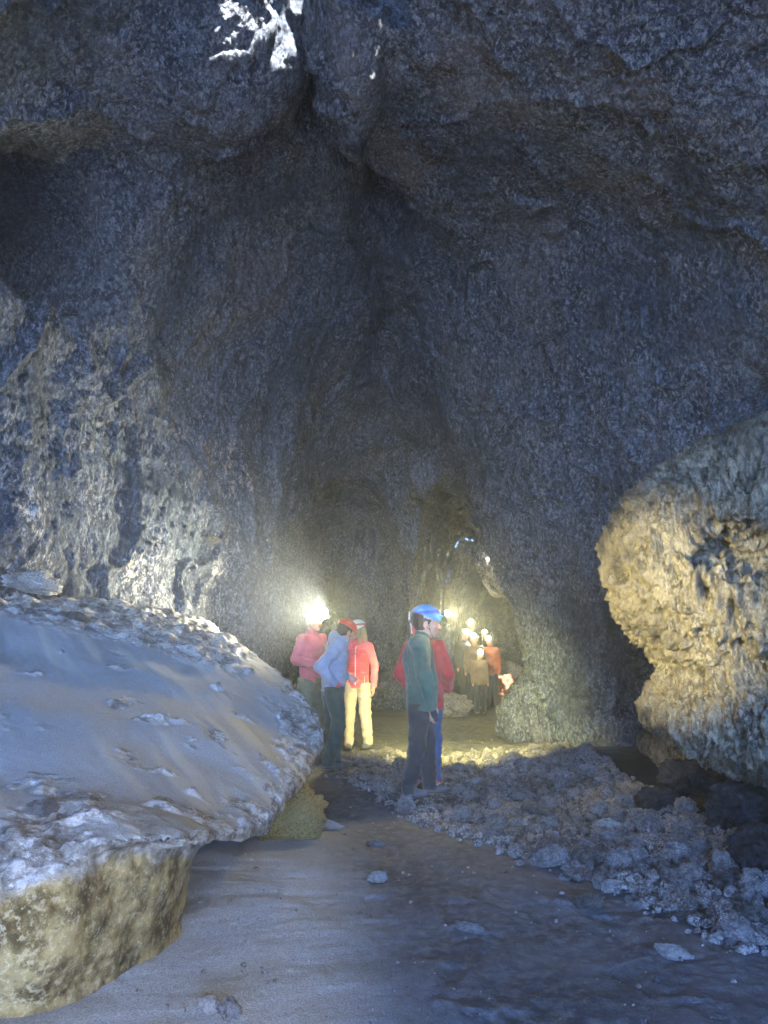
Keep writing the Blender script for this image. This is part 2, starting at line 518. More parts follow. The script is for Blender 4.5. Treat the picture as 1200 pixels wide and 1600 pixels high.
def ground_fine(x, y):
    P = np.stack([x, y, np.zeros_like(x)], -1)
    near = sstep(11, 8, y)
    w = P + .25 * np.stack([fbm(P, 1.1, 2, 211), fbm(P, 1.1, 2, 212), 0 * x], -1)
    d = .020 * fbm(w, (2.0, 2.0, 1), 2, 203)
    # slipped sand: flow lines down the bank
    bank = sstep(.3, -.3, x + .16 * (y - 3)) * sstep(6.6, 5.4, y)
    ang = R(28); s = np.stack([w[..., 0] * math.cos(ang) + w[..., 1] * math.sin(ang), -w[..., 0] * math.sin(ang) + w[..., 1] * math.cos(ang), 0 * x], -1)
    d += bank * .010 * fbm(s, (1.6, 9., 1), 3, 207)
    # trodden part: scuffs and boot hollows
    tr = (1 - bank) * near
    w1, w2 = worley(w * np.array([1, .8, 0]) , (4.2, 4.2, 1), 17)
    d -= tr * .011 * sstep(.34, .12, w1) * sstep(-.1, .2, noise(P, .9, 213))
    d += tr * .006 * fbm(w, (9, 7, 1), 3, 209, ridge=True)
    d += tr * .006 * fbm(w, (26, 20, 1), 2, 219)
    return d

FOOT = []
def footprints():
    r2 = random.Random(3)
    for (x0, y0, ang, n) in [(.35, 2.35, R(88), 7), (.75, 2.2, R(75), 7), (.1, 3.2, R(95), 6), (1.15, 2.4, R(100), 5), (.55, 3.0, R(250), 5)]:
        for i in range(n):
            if r2.random() < .35: continue
            s = 1 if i % 2 else -1
            a = ang + r2.uniform(-.2, .2)
            FOOT.append((x0 + i * .36 * math.cos(ang) + s * .09 * math.sin(ang) + r2.uniform(-.04, .04), y0 + i * .36 * math.sin(ang) - s * .09 * math.cos(ang), a))
footprints()

def build_ground():
    def axis(a, b, fine, coarse_to_lo, coarse_to_hi):
        mid = np.arange(a, b, fine)
        lo_ = a - np.cumsum(fine * 1.22 ** np.arange(1, 200)); lo_ = lo_[lo_ > coarse_to_lo][::-1]
        hi_ = b + np.cumsum(fine * 1.22 ** np.arange(0, 200)) ; hi_ = hi_[hi_ < coarse_to_hi]
        return np.concatenate([[coarse_to_lo], lo_, mid, hi_, [coarse_to_hi]])
    ax = axis(-1.6, 3.2, .0125, -60., 60.)
    ay1 = np.arange(1.7, 5.5, .0125)
    ay2 = np.arange(5.5, 12, .025)
    ylo = 1.7 - np.cumsum(.0125 * 1.22 ** np.arange(1, 200)); ylo = ylo[ylo > -80][::-1]
    yhi = 12 + np.cumsum(.03 * 1.12 ** np.arange(0, 200)); yhi = yhi[yhi < 80]
    ay = np.concatenate([[-80.], ylo, ay1, ay2, yhi, [80.]])
    X, Y = np.meshgrid(ax, ay, indexing='ij')
    H = ground_h(X, Y) + ground_fine(X, Y)
    # boot prints with a lug pattern
    for fx, fy, a in FOOT:
        dx, dy = X - fx, Y - fy
        m = (np.abs(dx) < .25) & (np.abs(dy) < .25)
        u = dx[m] * math.cos(a) + dy[m] * math.sin(a); v = -dx[m] * math.sin(a) + dy[m] * math.cos(a)
        w = .048 - .012 * np.cos((u + .02) * 22) 
        q = np.maximum(np.abs(u) / .145, np.abs(v) / w)
        ins = sstep(1.12, .9, q); rim = sstep(1.5, 1.15, q) * (1 - ins)
        lug = .5 + .5 * np.sign(np.sin(u * 160 + 6 * np.abs(v) * 20))
        H[m] += -.009 * ins + .004 * ins * lug + .003 * rim
    global GA
    GA = (ax, ay, H)
    V = np.stack([X, Y, H], -1).reshape(-1, 3)
    n, k = X.shape
    idx = np.arange(n * k).reshape(n, k)
    Q = np.stack([idx[:-1, :-1], idx[1:, :-1], idx[1:, 1:], idx[:-1, 1:]], -1).reshape(-1, 4)
    bank = (sstep(.3, -.4, X + .16 * (Y - 3) + .25 * fbm(np.stack([X, Y, 0 * X], -1), 1.2, 3, 221)) * sstep(6.6, 5.4, Y)).ravel()
    m, nt, b = new_mat('volcanic_sand'); N = NB(nt); c = N.co()
    big = N.tex('ShaderNodeTexNoise', c, 1.3, 5, .65); med = N.tex('ShaderNodeTexNoise', c, 14, 6, .7)
    gr = N.tex('ShaderNodeTexNoise', c, 160, 3, .8); sp = N.tex('ShaderNodeTexVoronoi', c, 75, feature='F1', Randomness=1.)
    a = N.mix(N.rng(big, .35, .65), (.060, .064, .072), (.115, .120, .130))
    a = N.mix(N.rng(med, .42, .66), a, (.145, .15, .16))
    sandc = N.mix(N.rng(gr, .35, .7), (.18, .20, .22), (.44, .46, .485))
    a = N.mix(N.attr('bank'), a, sandc)
    a = N.mix(N.math('MULTIPLY', N.rng(gr, .55, .75), .5), a, (.26, .25, .24))
    a = N.mix(N.rng(sp, .10, .05), a, (.42, .41, .40))
    a = N.mix(N.attr('undercut_shade'), a, (.016, .017, .02))  # shade under the right overhang, painted near-black into the ground colour
    N.l(a, b.inputs['Base Color']); b.inputs['Roughness'].default_value = 1.; b.inputs['Specular IOR Level'].default_value = .06
    N.bump(b, [(med, .5, .02), (gr, .8, .006), (sp, .35, .006)])
    bas = (sstep(1.80, 2.05, X + .12 * fbm(np.stack([X, Y, 0 * X], -1), 2.5, 3, 231)) * sstep(3.0, 3.5, Y) * sstep(8.2, 7.2, Y)).ravel()  # bas: mask of the painted shade under the right overhang
    g = mesh_from('ground', V, Q, [m], attrs={'bank': bank, 'undercut_shade': bas})
    tag(g, kind='structure')
build_ground()
def gz(x, y):
    ax, ay, H = GA
    i = int(np.clip(np.searchsorted(ax, x) - 1, 0, len(ax) - 2)); j = int(np.clip(np.searchsorted(ay, y) - 1, 0, len(ay) - 2))
    a = (x - ax[i]) / (ax[i + 1] - ax[i]); b = (y - ay[j]) / (ay[j + 1] - ay[j])
    return float(H[i, j] * (1 - a) * (1 - b) + H[i + 1, j] * a * (1 - b) + H[i, j + 1] * (1 - a) * b + H[i + 1, j + 1] * a * b)

def stand(u, v):
    Y = 6.
    for _ in range(60):
        p = at(u, v, Y); Y = max(2, min(18, Y + (p.z - gz(p.x, p.y)) * 2.))
    p = at(u, v, Y); return Vector((p.x, p.y, gz(p.x, p.y)))

# ------------------------------------------------------------------ thin-plate surface through measured points
def rbf(pts):
    P = np.array(pts, float)
    def k(r): return r * r * np.log(np.maximum(r, 1e-6))
    n = len(P); A = np.zeros((n + 3, n + 3))
    A[:n, :n] = k(np.hypot(P[:, None, 0] - P[None, :, 0], P[:, None, 1] - P[None, :, 1])) + np.eye(n) * .02
    A[:n, n:] = np.c_[np.ones(n), P[:, :2]]; A[n:, :n] = A[:n, n:].T
    w = np.linalg.solve(A, np.r_[P[:, 2], 0, 0, 0])
    def f(x, y):
        s = w[n] + w[n + 1] * x + w[n + 2] * y
        for i in range(n): s = s + w[i] * k(np.hypot(x - P[i, 0], y - P[i, 1]))
        return s
    return f

# ------------------------------------------------------------------ the big slab boulder at the left
def build_slab():
    vx = .032
    lo, hi = (-4.6, 1.6, -.4), (.2, 8.2, 2.6)
    ax, ay, az = grid_axes(lo, hi, vx)
    top = rbf([(-1, 2.7, .63), (-1.35, 2.7, .63), (-.70, 3.0, .56), (-.68, 3.6, .44), (-.64, 4.3, .42), (-.58, 5.2, .46), (-.52, 6.2, .66), (-.75, 5., .58),
               (-1.23, 5.8, .93), (-1.44, 4.3, .78), (-2.2, 5.2, 1.10), (-1.65, 6.5, 1.30), (-.95, 6.9, 1.0), (-2.8, 5.5, 1.42), (-3.6, 5, 1.5), (-3.6, 2.5, .8), (-2, 2.7, .62), (-2.4, 7, 1.6), (-3.6, 7.5, 1.9), (-1.3, 7.6, 1.25)])
    X2, Y2 = np.meshgrid(ax, ay, indexing='ij')
    zt = top(X2, Y2)
    xr = np.interp(ay, [1.6, 2.35, 2.7, 3.2, 3.6, 4.3, 5.2, 6.0, 6.5, 7.1, 7.8], [-1.5, -.95, -.70, -.66, -.66, -.60, -.52, -.47, -.56, -1.0, -1.8])
    out2 = X2 - xr[None, :]
    yf = np.interp(ax, [-4.6, -1.4, -1.0, -.7, -.4], [2.46, 2.54, 2.60, 2.76, 3.1])
    out2 = smax(out2, (yf[:, None] - Y2), .3)
    # underside: thin lip to the right, thicker towards the pedestal
    din = np.clip(-out2, 0, 3)
    zb = zt - .06 - .09 * sstep(3, 4.5, Y2) - .34 * sstep(.1, .8, din) - .5 * sstep(.5, 1.8, din)
    Z = az[None, None, :]
    slab = smax(smax(Z - zt[..., None], zb[..., None] - Z, .08), out2[..., None], .09)
    # pedestal it stands on
    px = np.interp(ay, [1.6, 2.2, 2.6, 3.0, 3.4, 4.2, 6, 8], [-1.62, -1.33, -1.06, -.89, -.84, -1.08, -1.5, -2.0])
    ped = X2 - px[None, :]
    ped = smax(ped, 2.54 - Y2 + .15 * (X2 + 1), .07)[..., None] * .8 - .04 * sstep(.1, .5, Z)
    ped = smax(ped, Z - (zt[..., None] - .07), .05)
    D = smin(slab, ped, .06)
    D = D + 0 * Z
    V, Q = quads(D, lo, vx)
    V = relax(V, Q, 1)
    V, Q = subdivide(V, Q)
    Nn = vnormals(V, Q)
    if Nn[np.argmax(V[:, 2])][2] < 0: Nn = -Nn
    up = Nn[:, 2]
    xr_v = np.interp(V[:, 1], ay, xr); yf_v = np.interp(V[:, 0], ax, yf)
    edge = np.minimum(xr_v - V[:, 0], V[:, 1] - yf_v)      # distance in from the rim
    n = fbm(V, 1.7, 3, 301); n2 = fbm(V, 6., 3, 303)
    crust = sstep(.34, -.02, edge + .7 * n + .2 * n2 - .10 * sstep(4.3, 6, V[:, 1]) + .03)
    crust = np.maximum(crust, sstep(.22, .42, n + .6 * n2 - .12 * sstep(.9, 1.6, edge)) * .75)
    crust = np.maximum(crust, sstep(5.7, 6.2, V[:, 1] + .35 * n + .1 * n2 - .25 * (V[:, 0] + 2)) * sstep(-1.0, -1.5, V[:, 0]))
    crust = np.maximum(crust, sstep(.30, .05, np.hypot((V[:, 0] + 1.16), (V[:, 1] - 3.0) * .8) - .05 + .3 * n + .1 * n2) * .8)
    crust = np.maximum(crust, sstep(.75, .45, up))
    ztv = top(V[:, 0], V[:, 1]); under = sstep(.10, .17, ztv - V[:, 2] + .10 * n2 + .03)
    crust = crust * (1 - .8 * under)
    warp = V + .08 * np.stack([fbm(V, 3, 2, 311), fbm(V, 3, 2, 312), fbm(V, 3, 2, 313)], 1)
    w1, w2 = worley(warp, 9., 5)
    rough = .035 * fbm(warp, 4.5, 3, 321, ridge=True) + .030 * fbm(warp, 11, 3, 331, .6) + .030 * np.clip(w2 - w1, 0, .5) - .035 * sstep(.3, .1, w1)
    w3, w4 = worley(warp, 3.3, 25)
    rough = rough * .8 + .09 * np.clip(w4 - w3, 0, .6) - .03
    ang = R(-38)
    s = np.stack([V[:, 0] * math.cos(ang) - V[:, 1] * math.sin(ang), V[:, 0] * math.sin(ang) + V[:, 1] * math.cos(ang), V[:, 2] * 0], 1)
    rill = fbm(s, (7, .9, 1), 3, 341)
    face = sstep(.4, .1, up)
    d = .05 * fbm(V, 1.3, 2, 351) * sstep(.0, .3, edge) + crust * rough * (1 - .55 * face) + (1 - crust) * (.010 * rill + .004 * fbm(V, 18, 2, 361))
    d += np.maximum(face, under) * (.06 * fbm(V, (2.5, 2.5, 3.2), 4, 371, .6) - .03 * sstep(.3, .1, w1) * sstep(0, .3, n))
    V = V + Nn * d[:, None]
    streak = sstep(.05, .4, rill + .15 * n) * (1 - face)
    m, nt, b = new_mat('slab_boulder_rock'); N = NB(nt); c = N.co()
    med = N.tex('ShaderNodeTexNoise', c, 9, 6, .7); fin = N.tex('ShaderNodeTexNoise', c, 42, 5, .75); gr = N.tex('ShaderNodeTexNoise', c, 170, 3, .8)
    sp = N.tex('ShaderNodeTexVoronoi', c, 60, feature='F1', Randomness=1.)
    sand = N.mix(N.rng(gr, .35, .7), (.17, .18, .19), (.36, .37, .375))
    sand = N.mix(N.math('MULTIPLY', N.attr('streak'), .55), sand, (.40, .37, .31))
    sand = N.mix(N.rng(sp, .09, .045), sand, (.55, .55, .55))
    cru = N.mix(N.rng(med, .35, .6), (.10, .09, .08), (.30, .29, .28))
    cru = N.mix(N.rng(N.math('ADD', fin, N.math('MULTIPLY', N.math('SUBTRACT', med, .5), 1.1)), .48, .66), cru, (.44, .44, .44))
    fc = N.mix(N.rng(med, .36, .62), (.06, .042, .018), (.25, .19, .085))
    fc = N.mix(N.math('MULTIPLY', N.rng(fin, .5, .62), .5), fc, (.40, .34, .22))
    crf = N.rng(N.math('ADD', N.attr('crust'), N.math('ADD', N.math('MULTIPLY', N.math('SUBTRACT', fin, .5), 1.3), N.math('MULTIPLY', N.math('SUBTRACT', med, .5), 1.6))), .3, .62)
    a = N.mix(crf, sand, cru)
    a = N.mix(N.attr('face'), a, fc)
    N.l(a, b.inputs['Base Color']); b.inputs['Roughness'].default_value = .95; b.inputs['Specular IOR Level'].default_value = .1
    mul = N.math('MULTIPLY', N.attr('crust'), 1.)
    N.bump(b, [(N.math('MULTIPLY', med, mul), .8, .04), (N.math('MULTIPLY', fin, mul), .9, .02), (gr, .7, .005)])
    o = mesh_from('boulder', V, Q, [m], attrs={'crust': crust, 'streak': streak, 'face': np.maximum(face * .3, under)})
    tag(o, 'huge flat-topped slab boulder at the left, dusted with grey sand and rimmed by white crust', 'boulder')
build_slab()

# ------------------------------------------------------------------ the bulging rock at the right
def build_bulge():
    vx = .032
    lo, hi = (1.0, 2.8, -.2), (5.2, 9.2, 3.6)
    ax, ay, az = grid_axes(lo, hi, vx)
    X = ax[:, None, None]; Y = ay[None, :, None]; Z = az[None, None, :]
    X = X - .11
    D = ell(X, Y, Z, (2.95, 5.35, 1.92), (1.30, 1.15, .92))
    D = smin(D, ell(X, Y, Z, (2.35, 5.1, 1.75), (.78, .75, .62)), .3)
    D = smin(D, ell(X, Y, Z, (3.3, 5.2, 1.05), (1.30, 1.2, .75)), .25)
    D = smin(D, ell(X, Y, Z, (3.1, 5.4, .78), (1.25, 1.55, .34)), .18)
    # lip running back to the pillar
    D = smin(D, ell(X, Y, Z, (3.25, 7.0, .28), (.85, 1.6, .10)), .15)
    D = smin(D, ell(X, Y, Z, (4.2, 5.5, 1.9), (1.0, 1.6, 1.3)), .4)
    D = smax(D, -ell(X, Y, Z, (2.12, 4.42, 1.84), (.40, .42, .22)), .08)
    D = smax(D, -ell(X, Y, Z, (2.75, 4.2, 1.95), (.45, .5, .26)), .1)   # eye-like hollow
    D = smax(D, -ell(X, Y, Z, (3.2, 4.2, 2.45), (.5, .5, .25)), .2)
    V, Q = quads(D, lo, vx)
    V = relax(V, Q, 1)
    V, Q = subdivide(V, Q)
    Nn = vnormals(V, Q)
    if Nn[np.argmin(V[:, 0])][0] > 0: Nn = -Nn
    warp = V + .10 * np.stack([fbm(V, 2.5, 2, 411), fbm(V, 2.5, 2, 412), fbm(V, 2.5, 2, 413)], 1)
    # drips: long in height, narrow across
    dr = fbm(warp, (9.5, 9.5, 2.6), 4, 421, .6, ridge=True)
    w1, w2 = worley(warp, (9.5, 9.5, 4.2), 9)
    w3, w4 = worley(warp, (3.2, 3.2, 2.1), 19)
    d = .12 * fbm(V, 1.2, 2, 431) + .085 * dr + .075 * np.clip(w2 - w1, 0, .6) - .14 * sstep(.38, .1, w1) * sstep(-.35, .1, noise(V, 2.1, 441)) \
        - .10 * sstep(.38, .16, w3) + .012 * fbm(warp, (24, 24, 12), 2, 451)
    V = V + Nn * d[:, None]
    V, Q = V, Q
    m = rock_mat('dripped_lava', (.016, .014, .012), (.115, .102, .075), (.24, .22, .16), patch=.6, fine=1.2, stretch=(1, 1, .5), rough=.6, spec=.5)
    o = mesh_from('overhanging_rock', V, Q, [m])
    tag(o, 'bulging overhanging mass of dripped lava rock at the right, lit yellow on its left side', 'rock')
build_bulge()

# ------------------------------------------------------------------ loose rocks
def ico(sub):
    import bmesh
    bm = bmesh.new(); bmesh.ops.create_icosphere(bm, subdivisions=sub, radius=1.)
    V = np.array([v.co[:] for v in bm.verts]); Fc = np.array([[v.index for v in f.verts] for f in bm.faces]); bm.free()
    return V, Fc
ICO4, ICO3, ICO2 = ico(5), ico(5), ico(3)
def rock_shape(seed, base, knob=1.35):
    V, Fc = base
    r = np.random.default_rng(seed)
    off = r.uniform(-20, 20, 3)
    P = V + off
    # a few planar breaks, then clinkery knobs
    W = V * (1 + .22 * fbm(P, 1.1, 2, seed)[:, None])
    for _ in range(5):
        n = r.normal(size=3); n /= np.linalg.norm(n); h = r.uniform(.55, .85)
        s = W @ n; W = W - np.maximum(s - h, 0)[:, None] * n * .8
    w1, w2 = worley(P, 2.1, seed)
    w3, w4 = worley(P, 4.6, seed + 3)
    W = W * (1 + knob * (.34 * np.clip(w2 - w1, 0, .5) - .20 * sstep(.3, .05, w1) + .18 * np.clip(w4 - w3, 0, .5) + .24 * fbm(P, 3.5, 4, seed + 5, .65))[:, None])
    return W * r.uniform([.85, .75, .65], [1.2, 1., .95])

M_CLINK = rock_mat('clinker', (.04, .038, .039), (.20, .19, .19), (.46, .445, .445), patch=.6, fine=2., rough=.85)
M_CLINKR = rock_mat('clinker_stone', (.04, .038, .039), (.18, .17, .17), (.44, .425, .43), patch=.6, fine=.42, bump=1.)
M_PALE = rock_mat('pale_stone', (.12, .115, .11), (.34, .33, .32), (.60, .60, .58), patch=.7, fine=.42, rough=.8)
M_DARKR = rock_mat('dark_clinker', (.018, .018, .018), (.085, .08, .078), (.28, .27, .26), patch=.4, fine=.42, rough=.85)
M_BLACKR = rock_mat('shaded_block', (.008, .008, .009), (.022, .022, .024), (.06, .06, .062), patch=.3, fine=.42, rough=.8)  # near-black: the undercut's shade put into the colour of its blocks
M_RED = rock_mat('red_scoria', (.10, .03, .015), (.26, .085, .045), (.34, .15, .10), patch=.4, fine=1.5, rough=.9)

PROTO = []
for i in range(14):
    V, Fc = ICO4
    me_o = mesh_from('rubble_rock', rock_shape(500 + i, ICO4, 1.15), Fc, [M_CLINKR])
    PROTO.append(me_o)
    COL.objects.unlink(me_o)

RUB_LABEL = ['rough grey lava stone among the many loose ones strewn across the cave floor']
def in_field(x, y):
    """how dense the rubble is at a place on the floor (0..1)"""
    d = 0.
    edge = np.interp(y, [3.2, 3.7, 4.3, 5., 5.8, 6.8, 8, 10], [1.55, 1.40, 1.02, .68, .20, -.1, -.75, -.6])
    d = sstep(-.14, .16, x - edge) * sstep(3.1, 3.6, y) * sstep(9.6, 8.2, y)
    return d
def scatter(n, r, smin_, smax_, power):
    out = []
    while len(out) < n:
        y = 3.2 + 6.4 * r.random()**1.25; x = r.uniform(-1.1, 2.15)
        if r.random() > in_field(x, y) * (.6 + .8 * max(0, float(noise(np.array([[x, y, 0.]]), 1.1, 601)[0]) + .35)): continue
        if x < -.2 and y < 6.8: continue
        s = smin_ + (smax_ - smin_) * r.random()**power
        out.append((x, y, s))
    return out
FEET = []   # places kept clear for the people, filled before the rocks are laid
FEET_ZONES = [(*stand(u, v).xy, c) for u, v, c in ((657, 1247, .5), (666, 1229, .45), (518, 1203, .5), (558, 1171, .5))]
def clear(x, y, s):
    return all(math.hypot(x - a, y - b) > c * .6 + s for a, b, c in FEET_ZONES)
def copy_rock(src, x, y, s, r, name='rubble_rock', sink=.25, mat=None):
    o = src.copy(); o.name = name; link(o)
    if mat is not None:
        o.data = o.data.copy(); o.data.materials.clear(); o.data.materials.append(mat)
    o.location = (x, y, gz(x, y) + s * (.55 - sink) + .012 * float(in_field(x, y)) * (s < .1)); o.scale = (s, s, s)
    o.rotation_euler = (r.uniform(-.5, .5), r.uniform(-.5, .5), r.uniform(0, 6.3))
    return o
def place_rubble():
    r = random.Random(21)
    k = 0
    for x, y, s in sorted(scatter(430, r, .024, .092, 2.8), key=lambda t: -t[2] / t[1]):
        if k >= 260: break
        if not clear(x, y, s): continue
        tag(copy_rock(PROTO[r.randrange(14)], x, y, s, r), RUB_LABEL[0], 'stone', 'loose lava stones strewn on the cave floor')
        k += 1
place_rubble()

def place_marked():
    """stones that stand out in the picture, each with its own look and place"""
    r = random.Random(5)
    def ground_at(u, v):
        Y = 3.
        for _ in range(60):
            p = at(u, v, Y)
            Y += (p.z - gz(p.x, p.y)) * 1.2
            Y = max(1.6, min(Y, 18))
        return at(u, v, Y)
    L = [  # u, v, size, proto, material, shape, label
        (958, 1393, .05, 0, M_PALE, (1.5, .7, .8), 'smooth whitish elongated stone alone on the dark trodden sand'),
        (1048, 1494, .05, 1, M_PALE, (1.2, .9, .8), 'pale rough lump near the bottom right corner of the floor'),
        (918, 1416, .055, 2, M_DARKR, (1.2, 1, .7), 'small dark knobbly stone just left of the whitish elongated one'),
        (730, 1453, .040, 3, M_CLINKR, (1.4, .9, .6), 'small grey stone alone at the sand edge, lowest in the middle of the floor'),
        (590, 1375, .045, 4, M_PALE, (1.1, .9, .8), 'small pale stone on the sand below and left of the green jacket'),
        (585, 1322, .040, 5, M_CLINKR, (1.6, .8, .6), 'small flat grey stone nearest the tip of the slab boulder'),
        (325, 1577, .040, 6, M_PALE, (1, 1, .9), 'whitish clod at the bottom edge, left one of a pair on the sand'),
        (357, 1586, .040, 7, M_CLINKR, (.9, 1, 1.), 'dark clod with white top at the bottom edge, right one of a pair'),
        (510, 1294, .075, 8, M_PALE, (1.3, .9, .6), 'pale flat stone beside the mossy brown rock under the slab tip'),
        (838, 1278, .11, 9, M_DARKR, (1.2, .8, .75), 'dark blocky rock in the middle of the rubble'),
        (1005, 1262, .085, 10, M_CLINKR, (1.5, .9, .7), 'large rounded grey stone high in the rubble by the undercut'),
        (860, 1352, .085, 11, M_CLINKR, (1., .8, .9), 'knobbly rock at the lower left edge of the rubble'),
        (925, 1352, .085, 12, M_DARKR, (1.5, .9, .75), 'low dark wedge of rock at the lower edge of the rubble'),
        (1075, 1380, .075, 13, M_CLINKR, (1.3, .9, .8), 'big light grey stone towards the right end of the rubble'),
        (1140, 1385, .07, 3, M_DARKR, (1.1, .9, .7), 'dark stone beside the shadowed undercut at the right'),
        (1075, 1440, .05, 1, M_DARKR, (1.4, .9, .6), 'small dark red-brown stone between the rubble and the whitish stone'),
        (1185, 1445, .07, 0, M_DARKR, (1.1, .9, .8), 'dark rough rock at the right edge of the picture'),
        (760, 1310, .05, 2, M_CLINKR, (1.4, .9, .7), 'grey stone lying in front of the rubble below the red jacket'),
        (880, 1412, .03, 6, M_CLINKR, (1.4, .9, .6), 'very small grey stone left of the dark knobbly stone'),
        (948, 1300, .07, 7, M_PALE, (1.3, .8, .75), 'pale grey angular stone in the heart of the rubble'),
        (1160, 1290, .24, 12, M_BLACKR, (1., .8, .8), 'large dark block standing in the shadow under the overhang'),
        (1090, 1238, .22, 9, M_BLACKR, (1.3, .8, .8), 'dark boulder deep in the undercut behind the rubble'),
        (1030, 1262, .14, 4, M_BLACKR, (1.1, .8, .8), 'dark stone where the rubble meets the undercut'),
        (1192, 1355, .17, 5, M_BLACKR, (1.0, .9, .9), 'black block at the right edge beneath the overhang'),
    ]
    for u, v, s, pi, m, sc, lab in L:
        p = ground_at(u, v)
        o = copy_rock(PROTO[pi], p.x, p.y, s, r, 'stone' if s < .12 else 'rock', .2, m)
        o.scale = tuple(s * q for q in sc)
        o.rotation_euler = (r.uniform(-.15, .15), r.uniform(-.15, .15), r.uniform(-.6, .6))
        tag(o, lab, 'stone' if s < .12 else 'rock')
    # brown rock that props the tip of the slab
    p = Vector((-.62, 5.05, 0))
    V, Fc = ICO3
    mm = rock_mat('ochre_rock', (.09, .065, .02), (.36, .28, .10), (.48, .40, .20), patch=.5, fine=2.2)
    o = mesh_from('rock', rock_shape(777, ICO3), Fc, [mm]); o.location = (p.x - .04, p.y + .15, gz(p.x, p.y) + .10); o.scale = (.25, .32, .25)
    tag(o, 'ochre brown knobbly rock wedged under the tip of the slab boulder', 'rock')
    # red scoria block far down the passage and the slab behind it
    o = mesh_from('rock', rock_shape(801, ICO3), Fc, [M_RED]); q = at(782, 1066, 14.6); o.location = (q.x, q.y, gz(q.x, q.y) + .30); o.scale = (.36, .36, .40)
    tag(o, 'red scoria block in the daylight at the end of the passage', 'rock')
    o = mesh_from('rock', rock_shape(803, ICO3, .5), Fc, [M_PALE]); q = at(792, 1050, 16.2); o.location = (q.x, q.y, gz(q.x, q.y) + .45); o.scale = (.42, .3, .35)
    tag(o, 'bluish grey rock behind the red scoria block at the passage end', 'rock')
    o = mesh_from('rock', rock_shape(805, ICO3), Fc, [M_CLINKR]); q = at(710, 1085, 12.9); o.location = (q.x, q.y, gz(q.x, q.y) + .12); o.scale = (.34, .3, .22)
    tag(o, 'low rock at the foot of the passage, left of the far group', 'rock')
    # ledge stones high on the slab
    for (u, v, Y, s, sd, lab, mt) in [(38, 915, 5.9, .20, 811, 'pale angular rock sitting on the ledge at the far left', M_PALE),
                                  (118, 966, 5.6, .07, 813, 'small dark stone lying on the pale ledge above the sand', M_DARKR),
                                  (68, 1268, 2.95, .05, 815, 'round pebble on the sandy top near the front rim of the slab', M_CLINK),
                                  (330, 843, 7.4, .07, 817, 'dark green-grey stone stuck on the left wall above the ledge', M_DARKR)]:
        o = mesh_from('rock', rock_shape(sd, ICO4), ICO4[1], [mt]); q = at(u, v, Y)
        dn = Vector((0, 0, CAMZ)); dr = (q - dn).normalized()
        hits = []
        for ob in (cave, bpy.data.objects['boulder']):
            h = TREES[ob.name].ray_cast(dn, dr)
            if h[0] is not None: hits.append((h[3], h[0]))
        if hits: q = min(hits)[1]
        o.location = q + Vector((0, 0, .15 * s)); o.scale = (s * 1.3, s, s * .75); o.rotation_euler = (0, .2, r.uniform(0, 1))
        tag(o, lab, 'rock')
TREES = {}
def tree_of(o):
    me = o.data; n = len(me.vertices); V = np.empty(n * 3, F32); me.vertices.foreach_get('co', V)
    m = len(me.loops); I = np.empty(m, np.int32); me.loops.foreach_get('vertex_index', I)
    TREES[o.name] = BVHTree.FromPolygons(V.reshape(-1, 3).tolist(), I.reshape(-1, 4).tolist())
TREES['cave_wall'] = BVH
tree_of(bpy.data.objects['boulder'])
place_marked()

def place_gravel():
    r = random.Random(77)
    pts = [(x, y, s) for x, y, s in scatter(7600, r, .007, .032, 1.6) if s < .016 or all(math.hypot(x - a, y - b) > .32 for a, b, c in FEET_ZONES)]
    # stray grit over the whole floor
    for _ in range(900):
        y = 2.2 + 8.5 * r.random(); x = r.uniform(-1.0, 2.2)
        pts.append((x, y, .003 + .008 * r.random() ** 3))
    bases = [rock_shape(900 + i, ICO2) for i in range(8)]
    Fc = ICO2[1]; nv = len(ICO2[0])
    Vs, Fs = [], []
    xs = np.array([p[0] for p in pts]); ysn = np.array([p[1] for p in pts])
    hz = ground_h(xs, ysn) + ground_fine(xs, ysn)
    for i, (x, y, s) in enumerate(pts):
        M = np.array(Matrix.Rotation(r.uniform(0, 6.3), 3, 'Z') @ Matrix.Rotation(r.uniform(-.8, .8), 3, 'X'))
        Vs.append(bases[i % 8] @ M.T * s + (x, y, hz[i] + s * .35 + .012 * r.random() * (i < 7000) * (s > .016))); Fs.append(Fc + i * nv)
    o = mesh_from('gravel', np.concatenate(Vs), np.concatenate(Fs), [M_CLINK])
    tag(o, 'small grey lava gravel between the stones on the cave floor', 'gravel', kind='stuff')
place_gravel()

